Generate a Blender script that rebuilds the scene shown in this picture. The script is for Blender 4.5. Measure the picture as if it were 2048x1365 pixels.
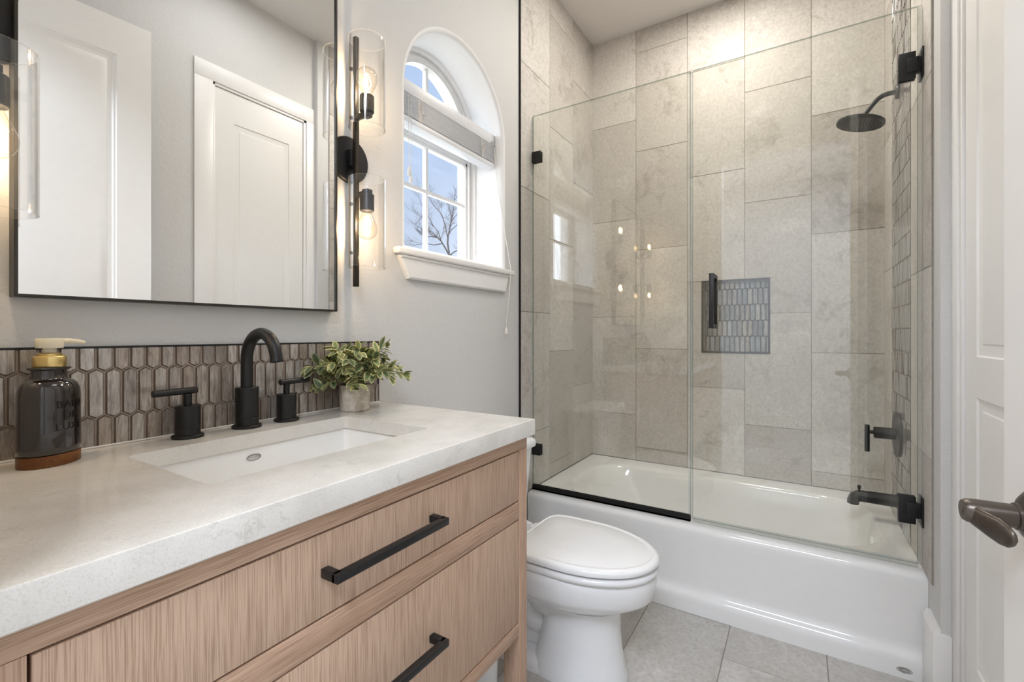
import bpy, bmesh, math, random
from math import sin, cos, pi, radians, sqrt
from mathutils import Vector, Matrix
from mathutils.geometry import tessellate_polygon

for o in list(bpy.data.objects):
    bpy.data.objects.remove(o)
SC = bpy.context.scene
COL = SC.collection
random.seed(7)

# ------------------------------------------------------------------ camera
cam_d = bpy.data.cameras.new('camera')
cam = bpy.data.objects.new('camera', cam_d)
COL.objects.link(cam)
cam.location = (0.0, -1.13, 1.11)
cam.rotation_euler = (radians(90), 0, radians(31.96 - 90))
cam_d.sensor_width = 36.0
cam_d.lens = 920.0 / 2048.0 * 36.0
cam_d.shift_y = -14.5 / 2048.0
cam_d.clip_start = 0.02
SC.camera = cam

# ------------------------------------------------------------------ colour management
SC.view_settings.view_transform = 'Standard'
SC.view_settings.look = 'None'
SC.view_settings.exposure = 0.38
SC.view_settings.gamma = 1.0
SC.view_settings.use_curve_mapping = False
try:
    SC.cycles.transparent_max_bounces = 24
    SC.cycles.max_bounces = 10
    SC.cycles.diffuse_bounces = 5
    SC.cycles.glossy_bounces = 6
    SC.cycles.transmission_bounces = 6
    SC.cycles.caustics_reflective = False
    SC.cycles.caustics_refractive = False
    SC.cycles.sample_clamp_indirect = 4.0
    SC.cycles.use_denoising = True
except Exception:
    pass

# ------------------------------------------------------------------ sky
W = bpy.data.worlds.new('sky')
SC.world = W
W.use_nodes = True
wn, wl = W.node_tree.nodes, W.node_tree.links
wn.clear()
w_out = wn.new('ShaderNodeOutputWorld')
w_bg = wn.new('ShaderNodeBackground')
w_tc = wn.new('ShaderNodeTexCoord')
w_sep = wn.new('ShaderNodeSeparateXYZ')
w_ramp = wn.new('ShaderNodeValToRGB')
w_ramp.color_ramp.elements[0].position = 0.0
w_ramp.color_ramp.elements[0].color = (0.70, 0.75, 0.84, 1)
w_ramp.color_ramp.elements[1].position = 0.72
w_ramp.color_ramp.elements[1].color = (0.33, 0.50, 0.82, 1)
e = w_ramp.color_ramp.elements.new(0.22)
e.color = (0.57, 0.67, 0.85, 1)
wl.new(w_tc.outputs['Generated'], w_sep.inputs[0])
wl.new(w_sep.outputs['Z'], w_ramp.inputs[0])
wl.new(w_ramp.outputs[0], w_bg.inputs[0])
w_bg.inputs[1].default_value = 0.84
wl.new(w_bg.outputs[0], w_out.inputs[0])


def add_light(name, kind, loc, energy, color=(1, 1, 1), rot=None, aim=None, **kw):
    d = bpy.data.lights.new(name, kind)
    d.energy = energy
    d.color = color
    for k, v in kw.items():
        setattr(d, k, v)
    o = bpy.data.objects.new(name, d)
    COL.objects.link(o)
    o.location = loc
    if aim is not None:
        o.rotation_euler = (Vector(aim) - Vector(loc)).to_track_quat('-Z', 'Y').to_euler()
    elif rot is not None:
        o.rotation_euler = rot
    return o


# broad bright sky on the sun side of the house, reaching in through the window
add_light('sun', 'SUN', (1.0, 5, 5), 13.5, (0.92, 0.98, 1.07), aim=(1.0 + 0.04, 5 - 0.94, 5 - 0.34), angle=radians(165))
# added fill over the vanity floor, downlight over the tub, added hall fill behind
add_light('ceiling_fill', 'AREA', (1.25, -1.00, 2.925), 3.0, (0.97, 0.985, 1.01), rot=(0, 0, 0), shape='DISK', size=0.60)
add_light('tub_lamp', 'AREA', (2.22, -0.78, 2.935), 12.0, (1.0, 0.945, 0.87), rot=(0, 0, 0), shape='DISK', size=0.30)
add_light('hall_fill', 'AREA', (-1.02, -1.10, 2.92), 70.0, (0.88, 0.965, 1.11), rot=(0, 0, 0), shape='RECTANGLE', size=0.6, size_y=1.5)


# ------------------------------------------------------------------ helpers: colour, materials


def lin(c):
    r = []
    for v in c:
        v = v / 255.0
        r.append(v / 12.92 if v <= 0.04045 else ((v + 0.055) / 1.055) ** 2.4)
    return (r[0], r[1], r[2], 1.0)


class NT:
    """small node-tree writer"""

    def __init__(self, name):
        self.m = bpy.data.materials.new(name)
        self.m.use_nodes = True
        self.n = self.m.node_tree.nodes
        self.l = self.m.node_tree.links
        self.n.clear()
        self.out = self.n.new('ShaderNodeOutputMaterial')

    def node(self, t, **kw):
        x = self.n.new(t)
        for k, v in kw.items():
            if isinstance(k, str) and k.startswith('i_'):
                x.inputs[int(k[2:])].default_value = v
            else:
                setattr(x, k, v)
        return x

    def link(self, a, b):
        self.l.new(a, b)

    def surf(self, s):
        self.link(s, self.out.inputs['Surface'])

    def principled(self, color=None, rough=0.5, metal=0.0, spec=0.5, coat=0.0):
        p = self.n.new('ShaderNodeBsdfPrincipled')
        if color is not None:
            p.inputs['Base Color'].default_value = color
        p.inputs['Roughness'].default_value = rough
        p.inputs['Metallic'].default_value = metal
        p.inputs['Specular IOR Level'].default_value = spec
        p.inputs['Coat Weight'].default_value = coat
        self.surf(p.outputs[0])
        return p

    def coords(self, kind='Object', scale=(1, 1, 1)):
        tc = self.node('ShaderNodeTexCoord')
        mp = self.node('ShaderNodeMapping')
        mp.inputs['Scale'].default_value = scale
        self.link(tc.outputs[kind], mp.inputs[0])
        return mp.outputs[0]

    def noise(self, vec, scale, detail=4, rough=0.55, dist=0.0):
        x = self.node('ShaderNodeTexNoise')
        x.inputs['Scale'].default_value = scale
        x.inputs['Detail'].default_value = detail
        x.inputs['Roughness'].default_value = rough
        x.inputs['Distortion'].default_value = dist
        if vec is not None:
            self.link(vec, x.inputs['Vector'])
        return x.outputs[0]

    def ramp(self, fac, stops):
        x = self.node('ShaderNodeValToRGB')
        cr = x.color_ramp
        cr.elements[0].position, cr.elements[0].color = stops[0]
        cr.elements[1].position, cr.elements[1].color = stops[-1]
        for p, c in stops[1:-1]:
            el = cr.elements.new(p)
            el.color = c
        self.link(fac, x.inputs[0])
        return x.outputs[0]

    def mix(self, fac, a, b, blend='MIX'):
        x = self.node('ShaderNodeMix', data_type='RGBA', blend_type=blend)
        for s, v in ((x.inputs[0], fac), (x.inputs[6], a), (x.inputs[7], b)):
            if isinstance(v, (int, float, tuple)):
                s.default_value = v
            else:
                self.link(v, s)
        return x.outputs[2]

    def math(self, op, a, b=0.0):
        x = self.node('ShaderNodeMath', operation=op)
        for s, v in ((x.inputs[0], a), (x.inputs[1], b)):
            if isinstance(v, (int, float)):
                s.default_value = v
            else:
                self.link(v, s)
        return x.outputs[0]

    def bump(self, h, p, strength=0.2, dist=0.002):
        b = self.node('ShaderNodeBump')
        b.inputs['Strength'].default_value = strength
        b.inputs['Distance'].default_value = dist
        self.link(h, b.inputs['Height'])
        self.link(b.outputs[0], p.inputs['Normal'])


def simple(name, rgb, rough=0.5, metal=0.0, spec=0.5, coat=0.0, var=0.0, scale=30):
    t = NT(name)
    p = t.principled(lin(rgb), rough, metal, spec, coat)
    v = t.coords()
    n = t.noise(v, scale, 3)
    a = tuple(max(0, c - var) for c in rgb)
    b = tuple(min(255, c + var) for c in rgb)
    t.link(t.ramp(n, [(0.3, lin(a)), (0.7, lin(b))]), p.inputs['Base Color'])
    return t.m


def mat_paint(name, rgb, bump=0.25, rough=0.6, scale=260):
    t = NT(name)
    p = t.principled(lin(rgb), rough, spec=0.3)
    v = t.coords()
    n = t.noise(v, scale, 3, 0.5)
    n2 = t.noise(v, scale * 0.35, 2, 0.5)
    h = t.math('ADD', n, n2)
    t.bump(h, p, bump, 0.0025)
    return t.m


def mat_stone(name, base, dark, light, rough=0.35, scale=1.0):
    t = NT(name)
    p = t.principled(rough=rough, spec=0.4)
    at = t.node('ShaderNodeAttribute', attribute_name='tile')
    off = t.node('ShaderNodeVectorMath', operation='SCALE')
    t.link(at.outputs['Vector'], off.inputs[0])
    off.inputs['Scale'].default_value = 37.0
    add = t.node('ShaderNodeVectorMath', operation='ADD')
    t.link(t.coords(), add.inputs[0])
    t.link(off.outputs[0], add.inputs[1])
    v = add.outputs[0]
    big = t.noise(v, 2.6 * scale, 6, 0.62, 0.6)
    mid = t.noise(v, 9 * scale, 8, 0.7, 1.4)
    fine = t.noise(v, 70 * scale, 4, 0.6)
    m1 = t.math('ADD', t.math('MULTIPLY', big, 0.55), t.math('MULTIPLY', mid, 0.45))
    col = t.ramp(m1, [(0.36, lin(dark)), (0.46, lin(base)), (0.54, lin(base)), (0.66, lin(light))])
    # pale threads
    wv = t.noise(v, 5.5 * scale, 5, 0.6, 2.2)
    th = t.math('ABSOLUTE', t.math('SUBTRACT', wv, 0.5))
    thr = t.ramp(th, [(0.0, (0.35, 0.35, 0.35, 1)), (0.022, (0, 0, 0, 1))])
    col = t.mix(t.math('MULTIPLY', thr, 1.0), col, lin(light))
    # rusty / grey stains
    st = t.noise(v, 3.4 * scale, 3, 0.5, 0.4)
    st = t.ramp(st, [(0.60, (0, 0, 0, 1)), (0.74, (1, 1, 1, 1))])
    sm = t.math('MULTIPLY', st, t.ramp(t.noise(v, 30 * scale, 6, 0.75), [(0.42, (0, 0, 0, 1)), (0.62, (0.8, 0.8, 0.8, 1))]))
    col = t.mix(t.math('MULTIPLY', sm, 0.55), col, lin(tuple(c * 0.78 for c in dark)))
    sp = t.ramp(fine, [(0.30, lin((205, 203, 200))), (0.6, lin((255, 255, 255)))])
    col = t.mix(0.45, col, sp, 'MULTIPLY')
    # per tile tone
    sepr = t.node('ShaderNodeSeparateColor')
    t.link(at.outputs['Color'], sepr.inputs[0])
    tone = t.ramp(sepr.outputs[2], [(0.0, lin((226, 224, 222))), (1.0, lin((255, 255, 255)))])
    col = t.mix(1.0, col, tone, 'MULTIPLY')
    t.link(col, p.inputs['Base Color'])
    t.bump(fine, p, 0.05, 0.001)
    return t.m


def mat_wood(name, a, b, c, axis='Z', rough=0.5):
    """a light, b mid, c dark; the grain runs along axis"""
    t = NT(name)
    p = t.principled(rough=rough, spec=0.3)
    s = {'X': (5, 380, 380), 'Y': (380, 5, 380), 'Z': (420, 420, 5)}[axis]
    s2 = {'X': (1.6, 42, 42), 'Y': (42, 1.6, 42), 'Z': (50, 50, 1.2)}[axis]
    s3 = {'X': (14, 900, 900), 'Y': (900, 14, 900), 'Z': (900, 900, 14)}[axis]
    g1 = t.noise(t.coords(scale=s), 1.0, 6, 0.65, 0.3)
    g2 = t.noise(t.coords(scale=s2), 1.0, 4, 0.6, 0.8)
    g3 = t.noise(t.coords(scale=s3), 1.0, 2, 0.5)
    g = t.math('ADD', t.math('MULTIPLY', g1, 0.55), t.math('MULTIPLY', g2, 0.45))
    col = t.ramp(g, [(0.22, lin(c)), (0.5, lin(b)), (0.78, lin(a))])
    pore = t.ramp(g3, [(0.36, lin((190, 180, 172))), (0.54, (1, 1, 1, 1))])
    col = t.mix(0.65, col, pore, 'MULTIPLY')
    t.link(col, p.inputs['Base Color'])
    t.bump(g3, p, 0.12, 0.0006)
    return t.m


def mat_glass(name, tint=(0.95, 0.96, 0.93), r0=0.045, rmax=0.9, rough=0.0, power=5.0, edge=1.0):
    t = NT(name)
    lw = t.node('ShaderNodeLayerWeight')
    lw.inputs['Blend'].default_value = 0.5
    f5 = t.math('POWER', lw.outputs['Facing'], power)
    fac = t.math('ADD', t.math('MULTIPLY', f5, rmax), r0)
    tr = t.node('ShaderNodeBsdfTransparent')
    tr.inputs[0].default_value = (*tint, 1)
    if edge < 1.0:      # the light path through a curved wall grows towards its outline
        t.link(t.mix(f5, (*tint, 1.0), (tint[0] * edge, tint[1] * edge, tint[2] * edge, 1.0)), tr.inputs[0])
    gl = t.node('ShaderNodeBsdfGlossy')
    gl.inputs['Roughness'].default_value = rough
    gl.inputs['Color'].default_value = (1, 1, 1, 1)
    mx = t.node('ShaderNodeMixShader')
    t.link(fac, mx.inputs[0])
    t.link(tr.outputs[0], mx.inputs[1])
    t.link(gl.outputs[0], mx.inputs[2])
    t.surf(mx.outputs[0])
    return t.m


def mat_emit(name, rgb, strength):
    t = NT(name)
    em = t.node('ShaderNodeEmission')
    em.inputs[0].default_value = lin(rgb)
    em.inputs[1].default_value = strength
    t.surf(em.outputs[0])
    return t.m


M = {}
M['wall'] = mat_paint('painted_wall', (212, 211, 209), 0.55, 0.55, 150)
M['reveal'] = mat_paint('white_reveal_paint', (240, 240, 240), 0.1, 0.5)
M['ceiling'] = mat_paint('ceiling_paint', (226, 223, 219), 0.12, 0.8)
M['trim'] = simple('white_trim_paint', (236, 234, 231), 0.35, var=1)
M['door'] = simple('white_door_paint', (236, 234, 230), 0.30, var=1)
M['stone'] = mat_stone('limestone_wall_tile', (216, 211, 204), (188, 181, 171), (233, 229, 223), 0.5)
M['floor'] = mat_stone('limestone_floor_tile', (206, 203, 198), (182, 178, 172), (224, 221, 217), 0.4)
M['grout'] = simple('grey_grout', (150, 142, 132), 0.8, var=6, scale=60)
M['grout_mosaic'] = simple('taupe_grout', (160, 145, 131), 0.85, var=8, scale=200)
M['grout_dark'] = simple('slate_grout', (104, 110, 114), 0.8, var=6, scale=200)
M['black'] = simple('matte_black_metal', (19, 19, 20), 0.42, 0.0, 0.45, var=2)
M['gunmetal'] = simple('dark_brushed_metal', (70, 66, 60), 0.30, 0.85, 0.5, var=6)
M['bronze'] = simple('aged_bronze_handle', (92, 84, 77), 0.33, 0.75, 0.5, var=8)
M['frame'] = simple('mirror_frame_metal', (58, 56, 52), 0.35, 0.6, var=4)
M['porcelain'] = simple('white_porcelain', (238, 238, 238), 0.07, 0.0, 0.5, 0.3, var=1)
M['seat'] = simple('white_seat_plastic', (240, 240, 240), 0.06, var=1)
M['tub'] = simple('white_tub_enamel', (238, 237, 235), 0.10, 0.0, 0.5, 0.4, var=1)
M['sink'] = simple('sink_porcelain', (240, 239, 236), 0.08, 0.0, 0.5, 0.3, var=1)
M['chrome'] = simple('chrome', (200, 200, 200), 0.12, 1.0, var=2)
M['oak_v'] = mat_wood('oak_vertical_grain', (206, 179, 157), (197, 168, 145), (183, 152, 129), 'Z')
M['oak_h'] = mat_wood('oak_horizontal_grain', (208, 180, 157), (192, 160, 136), (160, 126, 102), 'X')
M['oak_post'] = mat_wood('oak_post_grain', (205, 176, 154), (193, 162, 139), (172, 138, 115), 'Z')
M['dark_board'] = simple('dark_cabinet_inside', (58, 42, 32), 0.8, var=4)  # dark brown for the carcass boards and the mirror backing
M['walnut'] = mat_wood('acacia_wood', (146, 96, 48), (112, 68, 32), (72, 42, 20), 'X', 0.35)
M['brass'] = simple('satin_gold', (226, 198, 132), 0.28, 1.0, var=4)
M['ivory'] = simple('ivory_pump_plastic', (232, 222, 196), 0.35, var=2)
M['pull'] = M['black']
M['plastic'] = simple('white_blind_vinyl', (226, 227, 230), 0.4, var=1)
M['cord'] = simple('white_cord', (226, 222, 215), 0.7, var=4)
M['soil'] = simple('dark_soil', (44, 38, 30), 0.9, var=10)
M['bark'] = simple('tree_bark', (66, 56, 51), 0.9, var=12)
M['bounce_ground'] = simple('pale_bounce_ground', (186, 182, 166), 0.95, var=10, scale=3)  # unseen ground, kept pale to bounce light up into the window arch
M['switch'] = simple('switch_plastic', (236, 234, 228), 0.4, var=1)
M['seal'] = None

M['shower_glass'] = mat_glass('shower_glass', (0.976, 0.980, 0.962), 0.070)
t = NT('cut_glass_edge')
a_ = t.node('ShaderNodeBsdfTransparent')
a_.inputs[0].default_value = (0.62, 0.70, 0.66, 1)
b_ = t.node('ShaderNodeBsdfDiffuse')
b_.inputs['Color'].default_value = lin((150, 168, 158))
mx_ = t.node('ShaderNodeMixShader')
mx_.inputs[0].default_value = 0.35
t.link(a_.outputs[0], mx_.inputs[1])
t.link(b_.outputs[0], mx_.inputs[2])
t.surf(mx_.outputs[0])
M['glass_edge'] = t.m
t = NT('ground_glass_rim')
a_ = t.node('ShaderNodeBsdfTransparent')
b_ = t.node('ShaderNodeBsdfPrincipled')
b_.inputs['Base Color'].default_value = lin((235, 232, 226))
b_.inputs['Roughness'].default_value = 0.2
mx_ = t.node('ShaderNodeMixShader')
mx_.inputs[0].default_value = 0.55
t.link(a_.outputs[0], mx_.inputs[1])
t.link(b_.outputs[0], mx_.inputs[2])
t.surf(mx_.outputs[0])
M['glass_rim'] = t.m
M['clear_glass'] = mat_glass('clear_lamp_glass', (0.993, 0.992, 0.99), 0.030, 0.85, power=3.0, edge=0.78)
M['bulb_glass'] = mat_glass('bulb_glass', (0.99, 0.965, 0.92), 0.05, 0.6, power=3.0, edge=0.66)
M['window_glass'] = mat_glass('window_glass', (0.98, 0.99, 1.0), 0.03)
M['filament'] = mat_emit('glowing_filament', (255, 214, 150), 45.0)

t = NT('mirror_silver')
g_ = t.node('ShaderNodeBsdfGlossy')
g_.inputs['Color'].default_value = (0.97, 0.975, 0.97, 1)
g_.inputs['Roughness'].default_value = 0.0
t.surf(g_.outputs[0])
M['mirror'] = t.m

t = NT('clear_seal_vinyl')
a_ = t.node('ShaderNodeBsdfTransparent')
a_.inputs[0].default_value = (0.93, 0.94, 0.93, 1)
b_ = t.node('ShaderNodeBsdfPrincipled')
b_.inputs['Base Color'].default_value = lin((205, 208, 208))
b_.inputs['Roughness'].default_value = 0.15
mx_ = t.node('ShaderNodeMixShader')
mx_.inputs[0].default_value = 0.16
t.link(a_.outputs[0], mx_.inputs[1])
t.link(b_.outputs[0], mx_.inputs[2])
t.surf(mx_.outputs[0])
M['seal'] = t.m

# quartz
t = NT('white_quartz')
p = t.principled(rough=0.12, spec=0.5)
v = t.coords()
base = t.ramp(t.noise(v, 9, 5, 0.6), [(0.35, lin((215, 211, 204))), (0.65, lin((229, 226, 220)))])
wv = t.noise(v, 7, 6, 0.6, 1.6)
th = t.math('ABSOLUTE', t.math('SUBTRACT', wv, 0.47))
vein = t.ramp(th, [(0.0, (1, 1, 1, 1)), (0.016, (0, 0, 0, 1))])
brk = t.ramp(t.noise(v, 14, 3), [(0.52, (0, 0, 0, 1)), (0.68, (0.8, 0.8, 0.8, 1))])
col = t.mix(t.math('MULTIPLY', t.math('MULTIPLY', vein, brk), 0.75), base, lin((178, 172, 164)))
sp = t.ramp(t.noise(v, 420, 2), [(0.30, lin((236, 234, 231))), (0.5, (1, 1, 1, 1))])
col = t.mix(0.7, col, sp, 'MULTIPLY')
t.link(col, p.inputs['Base Color'])
M['quartz'] = t.m

# mosaic glass: streaky, one tone per tile


def mat_mosaic(name, tones):
    t = NT(name)
    p = t.principled(rough=0.16, spec=0.7, coat=0.6)
    p.inputs['Coat Roughness'].default_value = 0.05
    at = t.node('ShaderNodeAttribute', attribute_name='tile')
    off = t.node('ShaderNodeVectorMath', operation='SCALE')
    t.link(at.outputs['Vector'], off.inputs[0])
    off.inputs['Scale'].default_value = 23.0
    add = t.node('ShaderNodeVectorMath', operation='ADD')
    t.link(t.coords(scale=(170, 170, 26)), add.inputs[0])
    t.link(off.outputs[0], add.inputs[1])
    v = add.outputs[0]
    n = t.noise(v, 1.0, 5, 0.6, 0.8)
    sp = t.node('ShaderNodeSeparateColor')
    t.link(at.outputs['Color'], sp.inputs[0])
    tone = t.ramp(sp.outputs[0], [(i / (len(tones) - 1), lin(c)) for i, c in enumerate(tones)])
    streak = t.ramp(n, [(0.30, lin((172, 165, 160))), (0.50, lin((230, 226, 222))), (0.66, (1, 1, 1, 1))])
    col = t.mix(1.0, tone, streak, 'MULTIPLY')
    sh = t.ramp(n, [(0.62, (0, 0, 0, 1)), (0.74, (1, 1, 1, 1))])
    col = t.mix(t.math('MULTIPLY', sh, 0.45), col, lin((214, 208, 200)))
    t.link(col, p.inputs['Base Color'])
    p.inputs['Metallic'].default_value = 0.25
    t.bump(n, p, 0.35, 0.0012)
    return t.m


M['mosaic'] = mat_mosaic('picket_glass_mosaic', [(166, 154, 144), (180, 173, 166), (192, 189, 186), (172, 160, 149), (202, 198, 193), (160, 155, 151)])
M['mosaic_edge'] = simple('shaded_glass_tile_edge', (106, 95, 86), 0.2, 0.0, 0.6, 0.4, var=10, scale=300)  # darker glass edge tone with the recess shade painted into it
M['mosaic_blue'] = mat_mosaic('picket_glass_mosaic_grey', [(146, 154, 160), (162, 168, 172), (178, 178, 174), (152, 158, 162), (190, 184, 174), (140, 148, 156)])

# leaves: dark green blade with a yellow margin
t = NT('variegated_leaf')
p = t.principled(rough=0.5, spec=0.3)
at = t.node('ShaderNodeAttribute', attribute_name='leaf')
sp = t.node('ShaderNodeSeparateColor')
t.link(at.outputs['Color'], sp.inputs[0])
n = t.noise(t.coords(), 260, 3)
f = t.math('ADD', sp.outputs[0], t.math('MULTIPLY', t.math('SUBTRACT', n, 0.5), 0.7))
green = t.ramp(sp.outputs[1], [(0.0, lin((78, 92, 66))), (0.5, lin((122, 136, 92))), (1.0, lin((168, 172, 112)))])
yel = t.ramp(sp.outputs[1], [(0.0, lin((150, 156, 118))), (0.5, lin((206, 200, 140))), (1.0, lin((232, 220, 156)))])
t.link(t.mix(t.ramp(f, [(0.45, (0, 0, 0, 1)), (0.85, (1, 1, 1, 1))]), green, yel), p.inputs['Base Color'])
M['leaf'] = t.m
M['stem'] = simple('plant_stem', (150, 140, 96), 0.6, var=12)

# cement pot
t = NT('cement_pot')
p = t.principled(rough=0.8, spec=0.2)
v = t.coords()
n = t.noise(v, 55, 6, 0.65, 0.6)
t.link(t.ramp(n, [(0.3, lin((164, 152, 138))), (0.52, lin((204, 194, 180))), (0.7, lin((220, 212, 200)))]), p.inputs['Base Color'])
t.bump(n, p, 0.3, 0.002)
M['pot'] = t.m

# smoky brown bottle glass
t = NT('smoky_brown_glass')
p = t.principled(lin((38, 31, 29)), 0.06, 0.0, 0.6, 0.5)
n = t.noise(t.coords(), 18, 3)
t.link(t.ramp(n, [(0.3, lin((33, 27, 26))), (0.7, lin((46, 38, 35)))]), p.inputs['Base Color'])
M['bottle'] = t.m
M['emboss'] = simple('embossed_glass_letters', (20, 16, 15), 0.25, var=1)

# ------------------------------------------------------------------ helpers: geometry


class MB:
    def __init__(self):
        self.b = bmesh.new()
        self.mats = []

    def _mi(self, m):
        if m is None:
            return 0
        if m not in self.mats:
            self.mats.append(m)
        return self.mats.index(m)

    def box(self, x0, x1, y0, y1, z0, z1, bevel=0.0, seg=2, mi=0):
        r = bmesh.ops.create_cube(self.b, size=1.0)
        vs = r['verts']
        for v in vs:
            v.co = Vector(((x0 + x1) / 2 + v.co.x * (x1 - x0), (y0 + y1) / 2 + v.co.y * (y1 - y0), (z0 + z1) / 2 + v.co.z * (z1 - z0)))
        fs = set(f for v in vs for f in v.link_faces)
        for f in fs:
            f.material_index = mi
        if bevel > 0:
            es = list(set(e for v in vs for e in v.link_edges))
            bmesh.ops.bevel(self.b, geom=es, offset=bevel, segments=seg, affect='EDGES', profile=0.5)
        return self

    def ring(self, pts):
        return [self.b.verts.new(p) for p in pts]

    def skin(self, r0, r1, mi=0, closed=True):
        n = len(r0)
        for i in range(n if closed else n - 1):
            j = (i + 1) % n
            try:
                f = self.b.faces.new((r0[i], r0[j], r1[j], r1[i]))
                f.material_index = mi
            except ValueError:
                pass

    def cap(self, r, mi=0, flip=False):
        f = self.b.faces.new(list(reversed(r)) if flip else r)
        f.material_index = mi
        return f

    def loft(self, rings, cap0=True, cap1=True, mi=0):
        rs = [self.ring(r) for r in rings]
        for a, b in zip(rs[:-1], rs[1:]):
            self.skin(a, b, mi)
        if cap0:
            self.cap(rs[0], mi, True)
        if cap1:
            self.cap(rs[-1], mi)
        return rs

    def lathe(self, prof, center, axis=(0, 0, 1), n=32, cap0=True, cap1=True, mi=0, sx=1.0, sy=1.0):
        ax = Vector(axis).normalized()
        q = Vector((0, 0, 1)).rotation_difference(ax).to_matrix()
        c = Vector(center)
        rings = []
        for r, h in prof:
            rings.append([c + q @ Vector((r * cos(2 * pi * i / n) * sx, r * sin(2 * pi * i / n) * sy, h)) for i in range(n)])
        self.loft(rings, cap0, cap1, mi)
        return self

    def cyl(self, p0, p1, r0, r1=None, n=20, mi=0, chamfer=0.0):
        r1 = r0 if r1 is None else r1
        p0, p1 = Vector(p0), Vector(p1)
        L = (p1 - p0).length
        pr = [(r0, 0), (r1, L)]
        if chamfer > 0:
            pr = [(r0 - chamfer, 0), (r0, chamfer), (r1, L - chamfer), (r1 - chamfer, L)]
        return self.lathe(pr, p0, p1 - p0, n, mi=mi)

    def tube(self, pts, r, n=12, mi=0, caps=True):
        pts = [Vector(p) for p in pts]
        rad = r if isinstance(r, (list, tuple)) else [r] * len(pts)
        up = None
        rings = []
        for i, p in enumerate(pts):
            if i == 0:
                d = pts[1] - p
            elif i == len(pts) - 1:
                d = p - pts[-2]
            else:
                d = pts[i + 1] - pts[i - 1]
            d.normalize()
            if up is None:
                up = Vector((0, 0, 1)) if abs(d.z) < 0.9 else Vector((1, 0, 0))
            s = d.cross(up)
            s.normalize()
            up = s.cross(d)
            up.normalize()
            rings.append([p + (s * cos(2 * pi * k / n) + up * sin(2 * pi * k / n)) * rad[i] for k in range(n)])
        self.loft(rings, caps, caps, mi)
        return self

    def sphere(self, c, r, sx=1, sy=1, sz=1, u=20, v=14, mi=0):
        rr = bmesh.ops.create_uvsphere(self.b, u_segments=u, v_segments=v, radius=r)
        for w in rr['verts']:
            w.co = Vector((c[0] + w.co.x * sx, c[1] + w.co.y * sy, c[2] + w.co.z * sz))
            for f in w.link_faces:
                f.material_index = mi
        return self

    def xform(self, m):
        bmesh.ops.transform(self.b, matrix=m, verts=self.b.verts)
        return self


def origin_of(o):
    v = Vector((0, 0, 0))
    while o is not None:
        v = v + o.location
        o = o.parent
    return v


def obj(name, mb, mat, parent=None, sharp=35, local=False, smooth=True, fixn=True):
    b = mb.b
    if fixn:
        bmesh.ops.recalc_face_normals(b, faces=b.faces)
    me = bpy.data.meshes.new(name)
    b.to_mesh(me)
    b.free()
    for m in (mat if isinstance(mat, (list, tuple)) else [mat]):
        me.materials.append(m)
    if smooth:
        for p in me.polygons:
            p.use_smooth = True
        me.set_sharp_from_angle(angle=radians(sharp))
    o = bpy.data.objects.new(name, me)
    COL.objects.link(o)
    if parent is not None:
        if not local:
            me.transform(Matrix.Translation(-origin_of(parent)))
        o.parent = parent
    return o


def thing(name, label, cat, loc=(0, 0, 0), rz=0.0, group=None):
    o = bpy.data.objects.new(name, None)
    COL.objects.link(o)
    o.empty_display_size = 0.05
    o.location = loc
    o.rotation_euler = (0, 0, rz)
    o['label'] = label
    o['category'] = cat
    if group:
        o['group'] = group
    return o


def tag(o, label, cat, group=None):
    o['label'] = label
    o['category'] = cat
    if group:
        o['group'] = group
    return o


def struct(o, label=None, cat=None):
    o['kind'] = 'structure'
    if label:
        o['label'] = label
    if cat:
        o['category'] = cat
    return o


def sthing(name, label, cat, loc=(0, 0, 0), rz=0.0):
    return struct(thing(name, label, cat, loc, rz))


def copy_tree(o, parent=None):
    c = o.copy()
    COL.objects.link(c)
    if parent is not None:
        c.parent = parent
    for ch in list(o.children):
        copy_tree(ch, c)
    return c


def set_tile_attr(o, vals, name='tile'):
    """vals: one rgb per polygon"""
    me = o.data
    a = me.color_attributes.new(name, 'FLOAT_COLOR', 'CORNER')
    for p, v in zip(me.polygons, vals):
        for li in p.loop_indices:
            a.data[li].color = (v[0], v[1], v[2], 1)


# tiles: rectangles (u0,u1,v0,v1) laid on a plane; P maps (u,v,height) to a point
def sub_rect(r, h):
    u0, u1, v0, v1 = r
    a0, a1, b0, b1 = h
    if u1 <= a0 or u0 >= a1 or v1 <= b0 or v0 >= b1:
        return [r]
    out = []
    if v0 < b0:
        out.append((u0, u1, v0, b0))
    if v1 > b1:
        out.append((u0, u1, b1, v1))
    c0, c1 = max(v0, b0), min(v1, b1)
    if u0 < a0:
        out.append((u0, a0, c0, c1))
    if u1 > a1:
        out.append((a1, u1, c0, c1))
    return out


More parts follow.
